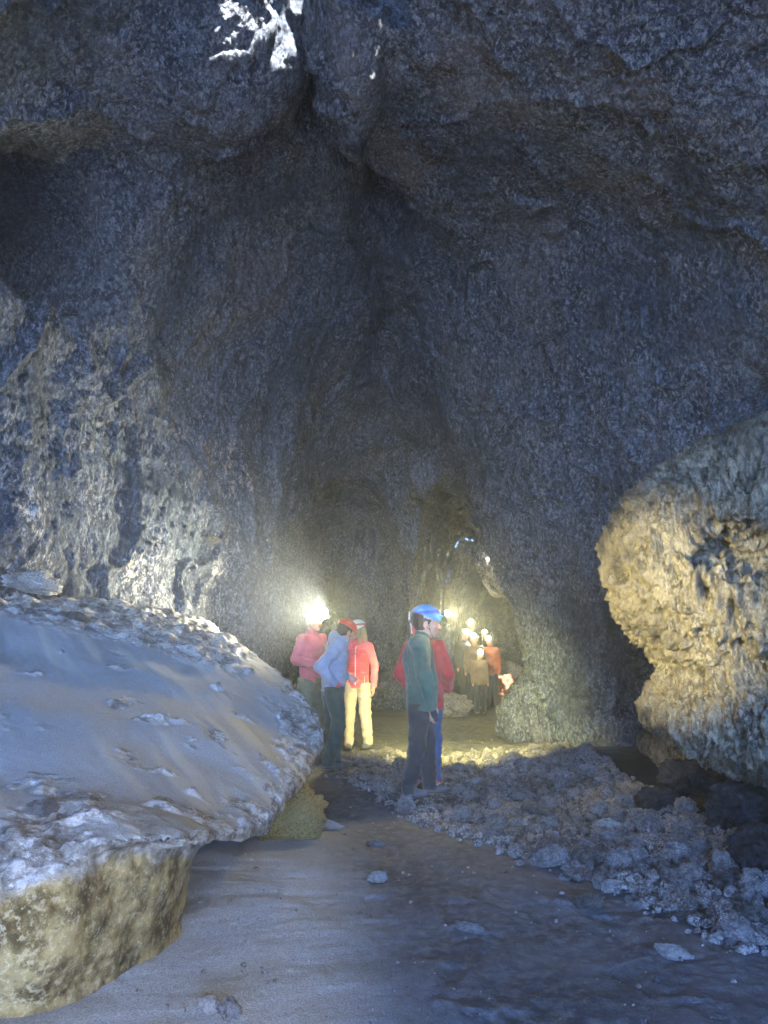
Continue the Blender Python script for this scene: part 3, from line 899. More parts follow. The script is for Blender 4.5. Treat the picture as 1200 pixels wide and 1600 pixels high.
# ------------------------------------------------------------------ people
class Field:
    """a small distance field that solid shapes are melted into, then skinned"""
    def __init__(s, lo, hi, vx):
        s.lo = np.array(lo, float); s.vx = vx; s.ax = grid_axes(lo, hi, vx)
        s.D = np.full([len(a) for a in s.ax], .2, F32)
        s.M = None; s.o = np.zeros(3)
    def frame(s, M=None, o=(0, 0, 0)):
        s.M = None if M is None else np.array(M, float); s.o = np.array(o, float)
    def sl(s, lo, hi):
        r = []
        for i in range(3):
            a = max(0, int((lo[i] - s.lo[i]) / s.vx) - 1); b = min(len(s.ax[i]), int((hi[i] - s.lo[i]) / s.vx) + 2)
            if b <= a: return None
            r.append(slice(a, b))
        return tuple(r)
    def do(s, fn, pts, rad, k, cut=False):
        pts = np.array(pts, float)
        if s.M is not None: pts = pts @ s.M.T + s.o
        lo = pts.min(0) - rad - k - .015; hi = pts.max(0) + rad + k + .015
        q = s.sl(lo, hi)
        if q is None: return
        X, Y, Z = np.meshgrid(s.ax[0][q[0]], s.ax[1][q[1]], s.ax[2][q[2]], indexing='ij')
        P = np.stack([X, Y, Z], -1)
        if s.M is not None: P = (P - s.o) @ s.M
        d = fn(P).astype(F32)
        s.D[q] = smax(s.D[q], -d, k) if cut else smin(s.D[q], d, k)
    def cone(s, a, b, ra, rb, k=.02, flat=(1, 1, 1), cut=False):
        f = np.array(flat, float); A = np.array(a, float) / f; B = np.array(b, float) / f
        def fn(P):
            p = P / f - A; ab = B - A; L = max(float(ab @ ab), 1e-9)
            t = np.clip((p @ ab) / L, 0, 1)
            return (np.linalg.norm(p - t[..., None] * ab, axis=-1) - (ra + (rb - ra) * t)) * min(f)
        s.do(fn, [a, b], max(ra, rb) * max(f), k, cut)
    def ell(s, c, r, k=.015, cut=False):
        c = np.array(c, float); r = np.array(r, float)
        s.do(lambda P: (np.linalg.norm((P - c) / r, axis=-1) - 1) * r.min(), [c], r.max(), k, cut)
    def box(s, c, h, rr=.004, k=.004, cut=False):
        c = np.array(c, float); h = np.array(h, float) - rr
        def fn(P):
            q = np.abs(P - c) - h
            return np.linalg.norm(np.maximum(q, 0), axis=-1) + np.minimum(q.max(-1), 0) - rr
        s.do(fn, [c], np.linalg.norm(h) + rr, k, cut)
    def plane(s, n, d, k=.006):
        """keep the side where n.p < d (in the current frame)"""
        X, Y, Z = np.meshgrid(*s.ax, indexing='ij'); P = np.stack([X, Y, Z], -1)
        if s.M is not None: P = (P - s.o) @ s.M
        s.D = smax(s.D, (P @ np.array(n, float) - d).astype(F32), k)
    def mesh(s, relaxed=1):
        D = s.D.copy()
        D[0] = D[-1] = .1; D[:, 0] = D[:, -1] = .1; D[:, :, 0] = D[:, :, -1] = .1
        V, Q = quads(D, s.lo, s.vx)
        if relaxed: V = relax(V, Q, relaxed, .5)
        N = vnormals(V, Q)
        c = V.mean(0)
        if ((V - c) * N).sum() < 0: N = -N; Q = Q[:, ::-1].copy()
        return V, Q, N

def rotm(yaw=0, pitch=0, roll=0):
    """head frame: yaw turns left (+), pitch nods down (+)"""
    return np.array(Matrix.Rotation(R(yaw), 3, 'Z') @ Matrix.Rotation(R(-pitch), 3, 'X') @ Matrix.Rotation(R(roll), 3, 'Y'))

BASE = dict(pelvis=(0, 0, .53), waist=(0, 0, .61), chest=(0, .004, .735), neck=(0, -.006, .84), head=(0, .012, .925),
            shR=(.086, 0, .800), elR=(.115, -.012, .64), wrR=(.120, .03, .495), shL=(-.086, 0, .800), elL=(-.115, -.012, .64), wrL=(-.120, .03, .495),
            hipR=(.05, 0, .505), knR=(.056, .012, .28), anR=(.058, -.012, .05), hipL=(-.05, 0, .505), knL=(-.056, .012, .28), anL=(-.058, -.012, .05))

def skin_mat():
    m, nt, b = new_mat('skin'); N = NB(nt)
    n = N.tex('ShaderNodeTexNoise', N.co(), 40, 3, .6)
    c = N.attr('tone', 'Color')
    N.l(N.mix(N.rng(n, .3, .8, 0, .25), c, (.35, .16, .11)), b.inputs['Base Color'])
    b.inputs['Roughness'].default_value = .5; b.inputs['Subsurface Weight'].default_value = .08; b.inputs['Subsurface Radius'].default_value = (.02, .008, .004)
    return m
M_SKIN = skin_mat()
M_LENS = {}

def hand(F, wr, d, side, H, curl=.6, palm_n=None):
    """palm and five fingers; d = pointing direction, side = +1 thumb towards palm_side"""
    wr = np.array(wr, float); d = np.array(d, float); d /= np.linalg.norm(d)
    n = np.array(palm_n if palm_n is not None else (-side, 0, 0), float); n -= d * (n @ d); n /= np.linalg.norm(n)   # palm faces this way
    t = np.cross(d, n) * side; t /= np.linalg.norm(t)
    if t[1] < 0: t = -t                                                                                            # thumb edge to the front
    u = H / 1.7
    pc = wr + d * .045 * u
    F.frame()
    F.cone(wr, wr + d * .02 * u, .022 * u, .024 * u, .01)
    for s_ in (-.026, -.009, .009, .026):
        F.cone(wr + d * .02 * u + t * s_ * .6 * u, wr + d * .088 * u + t * s_ * u, .013 * u, .011 * u, .012)
    L = [.030, .040, .043, .038]
    for i, s_ in enumerate((-.030, -.010, .011, .031)):
        p0 = wr + d * .088 * u + t * s_ * u
        a = curl * (.8 + .1 * (3 - i)); p1 = p0 + (d * math.cos(a * .6) + n * math.sin(a * .6)) * L[i] * u
        p2 = p1 + (d * math.cos(a * 1.4) + n * math.sin(a * 1.4)) * L[i] * .75 * u
        p3 = p2 + (d * math.cos(a * 2.0) + n * math.sin(a * 2.0)) * L[i] * .6 * u
        F.cone(p0, p1, .0098 * u, .009 * u, .004); F.cone(p1, p2, .009 * u, .0082 * u, .002); F.cone(p2, p3, .0082 * u, .0072 * u, .002)
    q0 = wr + d * .028 * u + t * .024 * u; q1 = q0 + (d * .55 + t * .6 + n * .35) * .042 * u; q2 = q1 + (d * .8 + t * .15 + n * .4) * .034 * u
    F.cone(q0, q1, .013 * u, .010 * u, .008); F.cone(q1, q2, .0105 * u, .0085 * u, .003)

def person(loc, rotz, H, label, outfit, pose=None, head=(0, 0, 0), hs=1.12, vx=.008, fine=True, group=None, helmet=None, lamp=None, hair=None, gloves=None, belly=1., lean=0.):
    J = {k: np.array(v, float) for k, v in BASE.items()}
    for k, v in (pose or {}).items(): J[k] = np.array(v, float)
    if lean:
        for k in J:
            if k[:2] not in ('kn', 'an', 'hi') and k != 'pelvis':
                J[k] = J[k] + np.array((0, lean * (J[k][2] - .53), 0))
    J = {k: v * H for k, v in J.items()}
    root = bpy.data.objects.new('person', None); link(root); root.location = Vector(loc) + Vector((0, 0, .022)); root.rotation_euler = (0, 0, R(rotz)); root.empty_display_size = .1
    tag(root, label, 'person', group)
    allp = np.array(list(J.values()))
    lo = allp.min(0) - .22 * H / 1.6; hi = allp.max(0) + .22 * H / 1.6; lo[2] = -.03
    HM = rotm(*head); hc = J['head']; h = H
    def newF(l=lo, hh=hi, v=vx): return Field(l, hh, v)
    # ---- body: one continuous surface
    F = newF()
    F.cone(J['neck'] - (0, 0, .02 * h), hc - (0, .008 * h, .02 * h), .034 * h, .031 * h, .02)
    F.cone(J['pelvis'], J['chest'], .060 * h, .066 * h, .03, (1.35, .9, 1)); F.cone(J['chest'], J['neck'], .05 * h, .03 * h, .03, (1.3, .9, 1))
    for S in 'RL':
        F.cone(J['sh' + S], J['el' + S], .027 * h, .021 * h); F.cone(J['el' + S], J['wr' + S], .021 * h, .015 * h)
        F.cone(J['chest'] + (0, 0, .03 * h), J['sh' + S], .035 * h, .028 * h, .03)
        F.cone(J['hip' + S], J['kn' + S], .045 * h, .030 * h); F.cone(J['kn' + S], J['an' + S], .030 * h, .02 * h)
        F.cone(J['an' + S] + (0, -.008 * h, -.015 * h), J['an' + S] + (0, .05 * h, -.032 * h), .014 * h, .010 * h)
        if fine:
            d = J['wr' + S] - J['el' + S]
            hd = (outfit.get('hand' + S) or {})
            hand(F, J['wr' + S], hd.get('d', d), 1 if S == 'R' else -1, H, hd.get('curl', .55), hd.get('n'))
        else:
            F.cone(J['wr' + S], J['wr' + S] + (J['wr' + S] - J['el' + S]) * .35, .018 * h, .014 * h)
    h = H * hs
    F.frame(HM, hc)
    F.ell((0, -.004 * h, .012 * h), (.044 * h, .055 * h, .055 * h))           # skull
    F.ell((0, .014 * h, -.018 * h), (.035 * h, .038 * h, .045 * h), .02)       # face
    F.ell((0, .036 * h, -.050 * h), (.016 * h, .014 * h, .012 * h), .012)      # chin
    F.cone((0, .046 * h, .004 * h), (0, .0615 * h, -.017 * h), .005 * h, .0075 * h, .006)   # nose
    for s_ in (1, -1):
        F.ell((s_ * .006 * h, .056 * h, -.019 * h), (.0055 * h, .005 * h, .004 * h), .003)
        F.ell((s_ * .018 * h, .0455 * h, .001 * h), (.009 * h, .006 * h, .006 * h), .006, cut=True)     # eye socket
        F.ell((s_ * .0175 * h, .0425 * h, .000 * h), (.0075 * h, .0075 * h, .0065 * h), .002)            # eyeball under its lid
        F.cone((s_ * .008 * h, .050 * h, .011 * h), (s_ * .028 * h, .043 * h, .010 * h), .0045 * h, .0035 * h, .006)  # brow
        F.ell((s_ * .024 * h, .036 * h, -.016 * h), (.011 * h, .010 * h, .010 * h), .012)                # cheek
        F.ell((s_ * .045 * h, -.003 * h, -.008 * h), (.005 * h, .011 * h, .018 * h), .004)               # ear
        F.ell((s_ * .050 * h, .001 * h, -.006 * h), (.003 * h, .006 * h, .010 * h), .002, cut=True)
    F.ell((0, .0515 * h, -.0325 * h), (.012 * h, .0065 * h, .0032 * h), .003)    # lips
    F.ell((0, .0505 * h, -.0385 * h), (.011 * h, .0065 * h, .0034 * h), .003)
    F.frame()
    V, Q, N = F.mesh(0)
    lp = (V - hc) @ HM / h
    tone = np.tile(np.array((.50, .27, .19)), (len(V), 1))
    def paint(m, c):
        nonlocal tone
        m = np.clip(m, 0, 1)[:, None]; tone = tone * (1 - m) + np.array(c) * m
    def bl(c, r): return sstep(1.25, .8, np.linalg.norm((lp - np.array(c)) / np.array(r), axis=1))
    paint(bl((0, .056, -.035), (.013, .012, .006)), (.42, .13, .11))
    for s_ in (1, -1):
        paint(bl((s_ * .018, .049, .0115), (.011, .010, .0028)), (.07, .04, .025))
        paint(bl((s_ * .018, .050, .0005), (.0065, .008, .0024)), (.55, .52, .48))
        paint(bl((s_ * .018, .051, .0005), (.0028, .009, .003)), (.03, .02, .015))
        paint(bl((s_ * .024, .045, -.016), (.012, .014, .010)) * .5, (.55, .22, .16))
    bc = (hair or {}).get('scalp')
    body = mesh_from('body', V, Q, [M_SKIN], parent=root, attrs={'tone': tone})
    h = H
    # ---- garments
    T = outfit['trousers']
    F = newF()
    F.cone(J['pelvis'] + (0, 0, .005 * h), J['waist'], .072 * h * T.get('fit', 1), .064 * h, .03, (1.3, 1., 1))
    for S in 'RL':
        f = T.get('fit', 1)
        F.cone(J['hip' + S], J['kn' + S], .060 * h * f, .043 * h * f, .025); F.cone(J['kn' + S], J['an' + S] + (0, 0, -.004 * h), .043 * h * f, .036 * h * f, .02)
    F.plane((0, 0, -1), -.022 * h); F.plane((0, 0, 1), (outfit['jacket'].get('hem', .455) + .035) * h)
    V, Q, N = F.mesh(1)
    low = sstep(.30, .08, V[:, 2] / h)
    d = .010 * fbm(V + .3, (5, 5, 9), 2, 1001, ridge=True) + low * .007 * fbm(V, (5, 5, 15), 2, 1003, ridge=True)
    kn = np.exp(-((V[:, 2] / h - .28) / .05)**2); d += kn * .006 * fbm(V, (6, 6, 16), 2, 1005, ridge=True)
    V = V + N * (d * H / 1.6)[:, None]
    tr = mesh_from('trousers', V, Q, [T['mat']], parent=root)
    # shoes
    for S in 'RL':
        a = J['an' + S]; yw = outfit.get('toe' + S, 0); Ms = rotm(yw)
        F = Field(a - .2, a + .2, vx * .8); 
        F.frame(Ms, (a[0], a[1], 0)); u = h
        zb = a[2] - .05 * h
        F.cone((0, -.022 * u, zb + .022 * u), (0, .090 * u, zb + .016 * u), .021 * u, .017 * u, .01, (1.05, 1, 1))
        F.ell((0, .060 * u, zb + .018 * u), (.027 * u, .048 * u, .020 * u), .01)
        F.cone((0, -.008 * u, zb + .03 * u), (0, -.006 * u, zb + .066 * u), .026 * u, .027 * u, .012)
        F.plane((0, 0, -1), -(zb + .004 * u), .003)
        V, Q, N = F.mesh(1)
        V = V + N * (.002 * fbm(V, 30, 2, 1011))[:, None]
        sh = mesh_from('shoe', V, Q, [outfit['shoe']], parent=root)
        # sole and laces
        F = Field(a - .2, a + .2, vx * .8); F.frame(Ms, (a[0], a[1], 0))
        F.cone((0, -.024 * u, zb + .008 * u), (0, .088 * u, zb + .008 * u), .027 * u, .025 * u, .006, (1.0, 1, .28))
        V, Q, N = F.mesh(0); mesh_from('sole', V, Q, [outfit['sole']], parent=sh)
        if fine:
            F = Field(a - .2, a + .2, .0045); F.frame(Ms, (a[0], a[1], 0))
            for i in range(4):
                y = .022 * u + i * .012 * u; z = zb + .052 * u - i * .0055 * u
                F.cone((-.014 * u, y, z - .004 * u), (.014 * u, y + .004 * u, z - .004 * u), .0032, .0032, .003)
            V, Q, N = F.mesh(0)
            if len(V): mesh_from('laces', V, Q, [outfit.get('lace', outfit['sole'])], parent=sh)
    # upper garment
    G = outfit['jacket']; hem = G.get('hem', .455); fit = G.get('fit', 1.)
    F = newF()
    F.cone(J['pelvis'] + (0, 0, -.09 * h), J['waist'], .078 * h * fit, .074 * h * fit, .03, (1.32, .98, 1))
    F.cone(J['waist'], J['chest'], .072 * h * fit * belly, .076 * h * fit, .03, (1.32, .98, 1)); F.cone(J['chest'], J['neck'] - (0, 0, .035 * h), .070 * h * fit, .045 * h * fit, .03, (1.32, .98, 1))
    for S in 'RL':
        F.cone(J['chest'] + np.array((0, 0, .035 * h)), J['sh' + S], .05 * h, .045 * h * fit, .04)
    F.cone(J['neck'] + (0, .0, -.02 * h), J['neck'] + (0, .004 * h, .014 * h), .047 * h, .042 * h, .02)
    if G.get('hood'):
        F.cone(J['neck'] + (-.03 * h, -.045 * h, .0), J['neck'] + (.03 * h, -.045 * h, .0), .040 * h, .040 * h, .02)
        F.cone(J['neck'] + (0, -.05 * h, .03 * h), J['neck'] + (0, -.05 * h, -.05 * h), .04 * h, .02 * h, .03)
    F.plane((0, 0, -1), -hem * h, .006)
    for S in 'RL':
        F.cone(J['sh' + S], J['el' + S], .043 * h * fit, .035 * h * fit, .022); F.cone(J['el' + S], J['wr' + S], .035 * h * fit, .026 * h * fit, .012)
    # open neck so that head and neck come out of a collar
    F.cone(J['neck'] + (0, .004 * h, -.004 * h), J['neck'] + (0, .012 * h, .06 * h), .031 * h, .040 * h, .004, cut=True)
    V, Q, N = F.mesh(1)
    d = .012 * fbm(V, (5, 5, 6), 3, 1021, ridge=True)
    for S in 'RL':
        e = J['el' + S]; d += np.exp(-(np.linalg.norm(V - e, axis=1) / (.06 * h))**2) * .008 * fbm(V, (9, 9, 16), 2, 1023, ridge=True)
        e = J['wr' + S]; d += np.exp(-(np.linalg.norm(V - e, axis=1) / (.05 * h))**2) * .005 * fbm(V, (7, 7, 20), 2, 1029, ridge=True)
    wst = np.exp(-((V[:, 2] / h - .56) / .06)**2); d += wst * .008 * fbm(V, (6, 6, 13), 2, 1027, ridge=True)
    V = V + N * (d * H / 1.6)[:, None]
    jk = mesh_from('jacket', V, Q, [G['mat']], parent=root)
    def ribbon(pts, nrm, wd, th, mat, name, par):
        pts = [np.array(p, float) for p in pts]; vs = []; fs = []
        nrm = np.array(nrm, float)
        for i, p in enumerate(pts):
            t = pts[min(i + 1, len(pts) - 1)] - pts[max(i - 1, 0)]; t /= np.linalg.norm(t); b_ = np.cross(t, nrm); b_ /= np.linalg.norm(b_)
            for su, sv in ((-1, -1), (1, -1), (1, 1), (-1, 1)): vs.append(p + b_ * su * wd / 2 + nrm * sv * th / 2)
            if i:
                for k in range(4): fs.append([(i - 1) * 4 + k, (i - 1) * 4 + (k + 1) % 4, i * 4 + (k + 1) % 4, i * 4 + k])
        fs.append([3, 2, 1, 0]); n_ = len(pts) * 4; fs.append([n_ - 4, n_ - 3, n_ - 2, n_ - 1])
        return mesh_from(name, np.array(vs), fs, [mat], smooth=False, parent=par)
    def front_pts(x, z0, z1, n=10, off=.004):
        tree = BVHTree.FromPolygons(V2.tolist(), Q2.tolist()); out = []
        for i in range(n):
            z = z0 + (z1 - z0) * i / (n - 1)
            hh = tree.ray_cast(Vector((x, 1.5, z * h)), Vector((0, -1, 0)))
            if hh[0] is not None: out.append(hh[0] + Vector((0, off, 0)))
        return out
    V2, Q2 = V, Q
    if outfit.get('vest'):
        F = newF()
        F.cone(J['pelvis'] + (0, 0, -.07 * h), J['waist'], .082 * h * fit, .078 * h * fit, .03, (1.3, 1.0, 1))
        F.cone(J['waist'], J['chest'], .077 * h * fit, .082 * h * fit, .03, (1.3, 1.0, 1)); F.cone(J['chest'], J['neck'] - (0, 0, .03 * h), .077 * h * fit, .05 * h, .03, (1.3, 1.0, 1))
        F.cone(J['neck'] + (0, 0, -.02 * h), J['neck'] + (0, .004 * h, .02 * h), .052 * h, .047 * h, .02)
        F.plane((0, 0, -1), -(hem + .012) * h)
        for S, sg in (('R', 1), ('L', -1)):
            F.plane((sg, 0, .25), (.128 * h + .25 * .73 * h), .02)
        F.cone(J['neck'] + (0, .004 * h, -.004 * h), J['neck'] + (0, .012 * h, .06 * h), .034 * h, .042 * h, .004, cut=True)
        V, Q, N = F.mesh(1)
        q = np.abs(np.sin(V[:, 2] * math.pi / .042 + .6 * noise(V, 6, 3)))
        V = V + N * (.007 * q + .004 * fbm(V, 12, 2, 5))[:, None]
        V2, Q2 = V, Q
        ve = mesh_from('vest', V, Q, [outfit['vest']], parent=root)
        z_ = front_pts(0, hem + .02, .80, 14)
        if len(z_) > 3: ribbon(z_, (0, 1, 0), .012, .004, outfit['zip'], 'zip', ve)
        for sx in (.07, -.07):
            z_ = front_pts(sx * h, hem + .03, .56, 6)
            if len(z_) > 3: ribbon(z_, (0, 1, 0), .008, .004, outfit['zip'], 'pocket_zip', ve)
    elif outfit.get('zip'):
        z_ = front_pts(0, hem + .02, .82, 14)
        if len(z_) > 3: ribbon(z_, (0, 1, 0), .010, .004, outfit['zip'], 'zip', jk)
    # hair
    h = H * hs
    if hair:
        F = Field(hc - .2, hc + .2, vx * .8); F.frame(HM, hc)
        F.ell((0, -.010 * h, .014 * h), (.0475 * h, .055 * h, .056 * h), .01)
        F.plane((0, .8, -.6), .012 * h) if not hair.get('long') else None
        if hair.get('long'):
            F.plane((0, 1, -.2), .020 * h)
            F.cone((0, -.035 * h, -.01 * h), (0, -.04 * h, -.11 * h), .035 * h, .022 * h, .02, (1.2, .8, 1))
            for sx in (1, -1): F.cone((sx * .040 * h, .004 * h, .0), (sx * .036 * h, .012 * h, -.085 * h), .018 * h, .012 * h, .015)
        V, Q, N = F.mesh(0)
        V = V + N * (.004 * fbm(V, (40, 40, 9), 2, 1041, ridge=True))[:, None]
        mesh_from('hair', V, Q, [hair['mat']], parent=root)
    if outfit.get('headband'):
        F = Field(hc - .2, hc + .2, vx * .7); F.frame(HM, hc)
        F.ell((0, .000 * h, .012 * h), (.050 * h, .0605 * h, .056 * h), .01)
        F.plane((0, -.25, -1), -.018 * h); F.plane((0, .2, 1), .052 * h)
        V, Q, N = F.mesh(0); V = V + N * (.002 * np.sin(V[:, 2] * 500))[:, None]
        mesh_from('headband', V, Q, [outfit['headband']], parent=root)
    # helmet with its lamp
    if helmet:
        c0 = np.array((0, -.004 * h, .020 * h)); rr = np.array((.060, .070, .062)) * h
        F = Field(hc - .22, hc + .22, vx * .75); F.frame(HM, hc)
        F.ell(c0, rr, .004)
        F.ell((0, .054 * h, .032 * h), (.034 * h, .018 * h, .006 * h), .008)       # peak
        F.plane((0, -.30, -1), -helmet.get('brim', .014) * h, .004)
        F.ell(c0 - (0, 0, .01 * h), rr * .9, .003, cut=True)
        for i, (sx, yy, zz) in enumerate([(s_ * x, y, z) for x, y, z in ((.040, .020, .052), (.044, -.02, .050), (.022, .032, .068), (.024, -.03, .070)) for s_ in (1, -1)]):
            F.cone((sx * h, (yy - .012) * h, zz * h), (sx * h, (yy + .012) * h, zz * h), .005 * h, .005 * h, .003, cut=True)
        V, Q, N = F.mesh(0)
        lp = (V - hc) @ HM / h
        st = helmet.get('stripe')
        band = np.zeros(len(V))
        if st:
            arc = lp[:, 2] - (.036 + .55 * (lp[:, 1] + .02)**1 * .25)
            band = sstep(.009, .006, np.abs(arc - .006))
        hm = mesh_from('helmet', V, Q, [helmet['mat']], parent=root, attrs={'band': band})
        def hp(p): return hc + HM @ (np.array(p) * h)
        # chin strap: a loop from ear to ear under the jaw
        F = Field(hc - .22, hc + .22, .0048); F.frame(HM, hc)
        for s_ in (1, -1):
            pts = [(s_ * .050, .012, .012), (s_ * .044, .016, -.030), (s_ * .025, .030, -.060), (0, .034, -.066)]
            for a_, b_ in zip(pts, pts[1:]): F.cone(np.array(a_) * h, np.array(b_) * h, .0036, .0036, .002)
            F.cone(np.array((s_ * .047, -.02, .005)) * h, np.array((s_ * .044, .016, -.030)) * h, .0036, .0036, .002)
        V, Q, N = F.mesh(0); mesh_from('chin_strap', V, Q, [helmet.get('strap', M_DARKPL)], parent=hm)
        if helmet.get('clip'):
            for col, a_, b_, rad in helmet['clip']:
                F = Field(hc - .24, hc + .24, .005); F.frame(HM, hc); F.cone(np.array(a_) * h, np.array(b_) * h, rad, rad, .002, (1, .8, 1))
                V, Q, N = F.mesh(0); mesh_from('clip', V, Q, [col], parent=hm)
        if lamp is not None:
            F = Field(hc - .24, hc + .24, .005 if fine else .008); F.frame(HM, hc)
            F.box((0, .071 * h, .046 * h), (.026, .014, .018), .006); F.cone((0, .071 * h, .046 * h), (0, .071 * h + .020, .046 * h), .017, .02, .004)
            V, Q, N = F.mesh(0); hl = mesh_from('headlamp', V, Q, [M_DARKPL], parent=hm)
            F = Field(hc - .24, hc + .24, .004 if fine else .007); F.frame(HM, hc)
            F.ell((0, .071 * h + .040, .046 * h), (lamp.get('r', .02), lamp.get('ry', .010), lamp.get('r', .02)), .001)
            V, Q, N = F.mesh(0)
            if len(V): mesh_from('lamp_lens', V, Q, [lamp['mat']], parent=hm)
            p = hp((0, .071, .046)) + HM @ np.array((0, .095, 0))
            ld = bpy.data.lights.new('headlamp_light', 'SPOT'); ld.energy = lamp['power']; ld.spot_size = R(lamp.get('cone', 120)); ld.spot_blend = 1.
            ld.color = lamp.get('col', (1, .87, .5)); ld.shadow_soft_size = .03
            lo_ = bpy.data.objects.new('headlamp_light', ld); link(lo_, root); lo_.location = p
            fw = Vector(HM @ np.array((0, 1., lamp.get('tilt', -.25))))
            if lamp.get('aim'): fw = Matrix.Rotation(-R(rotz), 3, 'Z') @ Vector(lamp['aim'])
            lo_.rotation_euler = fw.to_track_quat('-Z', 'Y').to_euler()
            if lamp.get('point'):
                ld = bpy.data.lights.new('headlamp_glow', 'SPOT'); ld.energy = lamp['point']; ld.color = (1, .82, .38); ld.shadow_soft_size = .04; ld.spot_size = R(172); ld.spot_blend = .25
                l2 = bpy.data.objects.new('headlamp_glow', ld); link(l2, root); l2.location = p
                gd = Matrix.Rotation(-R(rotz), 3, 'Z') @ Vector(lamp.get('glow', (.6, -.8, .2))); l2.rotation_euler = gd.to_track_quat('-Z', 'Y').to_euler()
                l2.location = Vector(p) + gd.normalized() * .03
    h = H
    for part in outfit.get('extra', []):
        F = Field(np.array(part['c']) * h - .16, np.array(part['c']) * h + .16, .006)
        for kind, *a in part['s']:
            if kind == 'cone': F.cone(np.array(a[0]) * h, np.array(a[1]) * h, a[2], a[3], .008)
            elif kind == 'ell': F.ell(np.array(a[0]) * h, a[1], .008)
            else: F.box(np.array(a[0]) * h, a[1], .008)
        V, Q, N = F.mesh(0)
        mesh_from(part['name'], V, Q, [part['mat']], parent=root)
    return root

M_DARKPL = plastic('dark_plastic', (.03, .03, .032), .5, .1)
def helmet_mat(name, col, band, rough=.3):
    m, nt, b = new_mat(name); N = NB(nt); n = N.tex('ShaderNodeTexNoise', N.co(), 25, 4, .65)
    c = N.mix(N.attr('band'), col, band); c = N.mix(N.rng(n, .5, .8, 0, .5), c, (.25, .22, .2))
    N.l(c, b.inputs['Base Color']); b.inputs['Roughness'].default_value = rough; b.inputs['Coat Weight'].default_value = .4
    return m
HB = helmet_mat('blue_helmet', (.02, .30, .62), (.02, .06, .55)); HR = helmet_mat('red_helmet', (.62, .06, .03), (.45, .04, .02)); HW = helmet_mat('white_helmet', (.72, .68, .60), (.55, .10, .07)); HG = helmet_mat('dull_helmet', (.3, .3, .28), (.2, .2, .2))
LENS = emit('lamp_glow', (1, .9, .5), 1.6); LENS2 = emit('lamp_glow_small', (1, .88, .45), 1.3)
C_GREEN = cloth('green_fleece', (.016, .075, .060)); C_BLACK = cloth('dark_trousers', (.009, .011, .016)); C_BOOT = cloth('grey_boot', (.07, .07, .08), .8); C_SOLE = cloth('dark_sole', (.03, .03, .03), .9)
C_RED = cloth('red_jacket', (.50, .02, .035)); C_JEAN = cloth('blue_jeans', (.025, .075, .20)); C_ORSH = cloth('orange_shoe', (.65, .09, .05)); C_WSOLE = cloth('white_sole', (.6, .58, .55))
C_HOOD = cloth('blue_grey_hoodie', (.20, .25, .34)); C_DGREEN = cloth('dark_green_trousers', (.018, .045, .036)); C_CORAL = cloth('coral_jacket', (.85, .15, .19)); C_VEST = cloth('coral_vest', (.72, .08, .11))
C_BEIGE = cloth('beige_trousers', (.52, .44, .30)); C_PALE = cloth('pale_zip', (.75, .6, .58)); C_BUFF = cloth('grey_headband', (.30, .29, .32)); C_BLOND = cloth('blond_hair', (.36, .25, .12)); C_BROWN = cloth('brown_hair', (.05, .03, .02))
C_DPINK = cloth('dusky_pink_top', (.48, .10, .13)); C_OLIVE = cloth('olive_trousers', (.14, .15, .09)); C_ORANGE = cloth('rust_orange_jacket', (.55, .13, .05)); C_TAN = cloth('tan_brown_jacket', (.17, .11, .06)); C_DARK = cloth('dark_jacket', (.03, .032, .04)); C_NAVY = cloth('navy_trousers', (.02, .025, .04))
P_WHITE = plastic('white_plastic', (.75, .75, .75)); P_RED = plastic('red_plastic', (.6, .05, .03))
C_GLOVE = cloth('black_glove', (.02, .02, .022)); C_RGLOVE = cloth('red_glove', (.5, .03, .04))

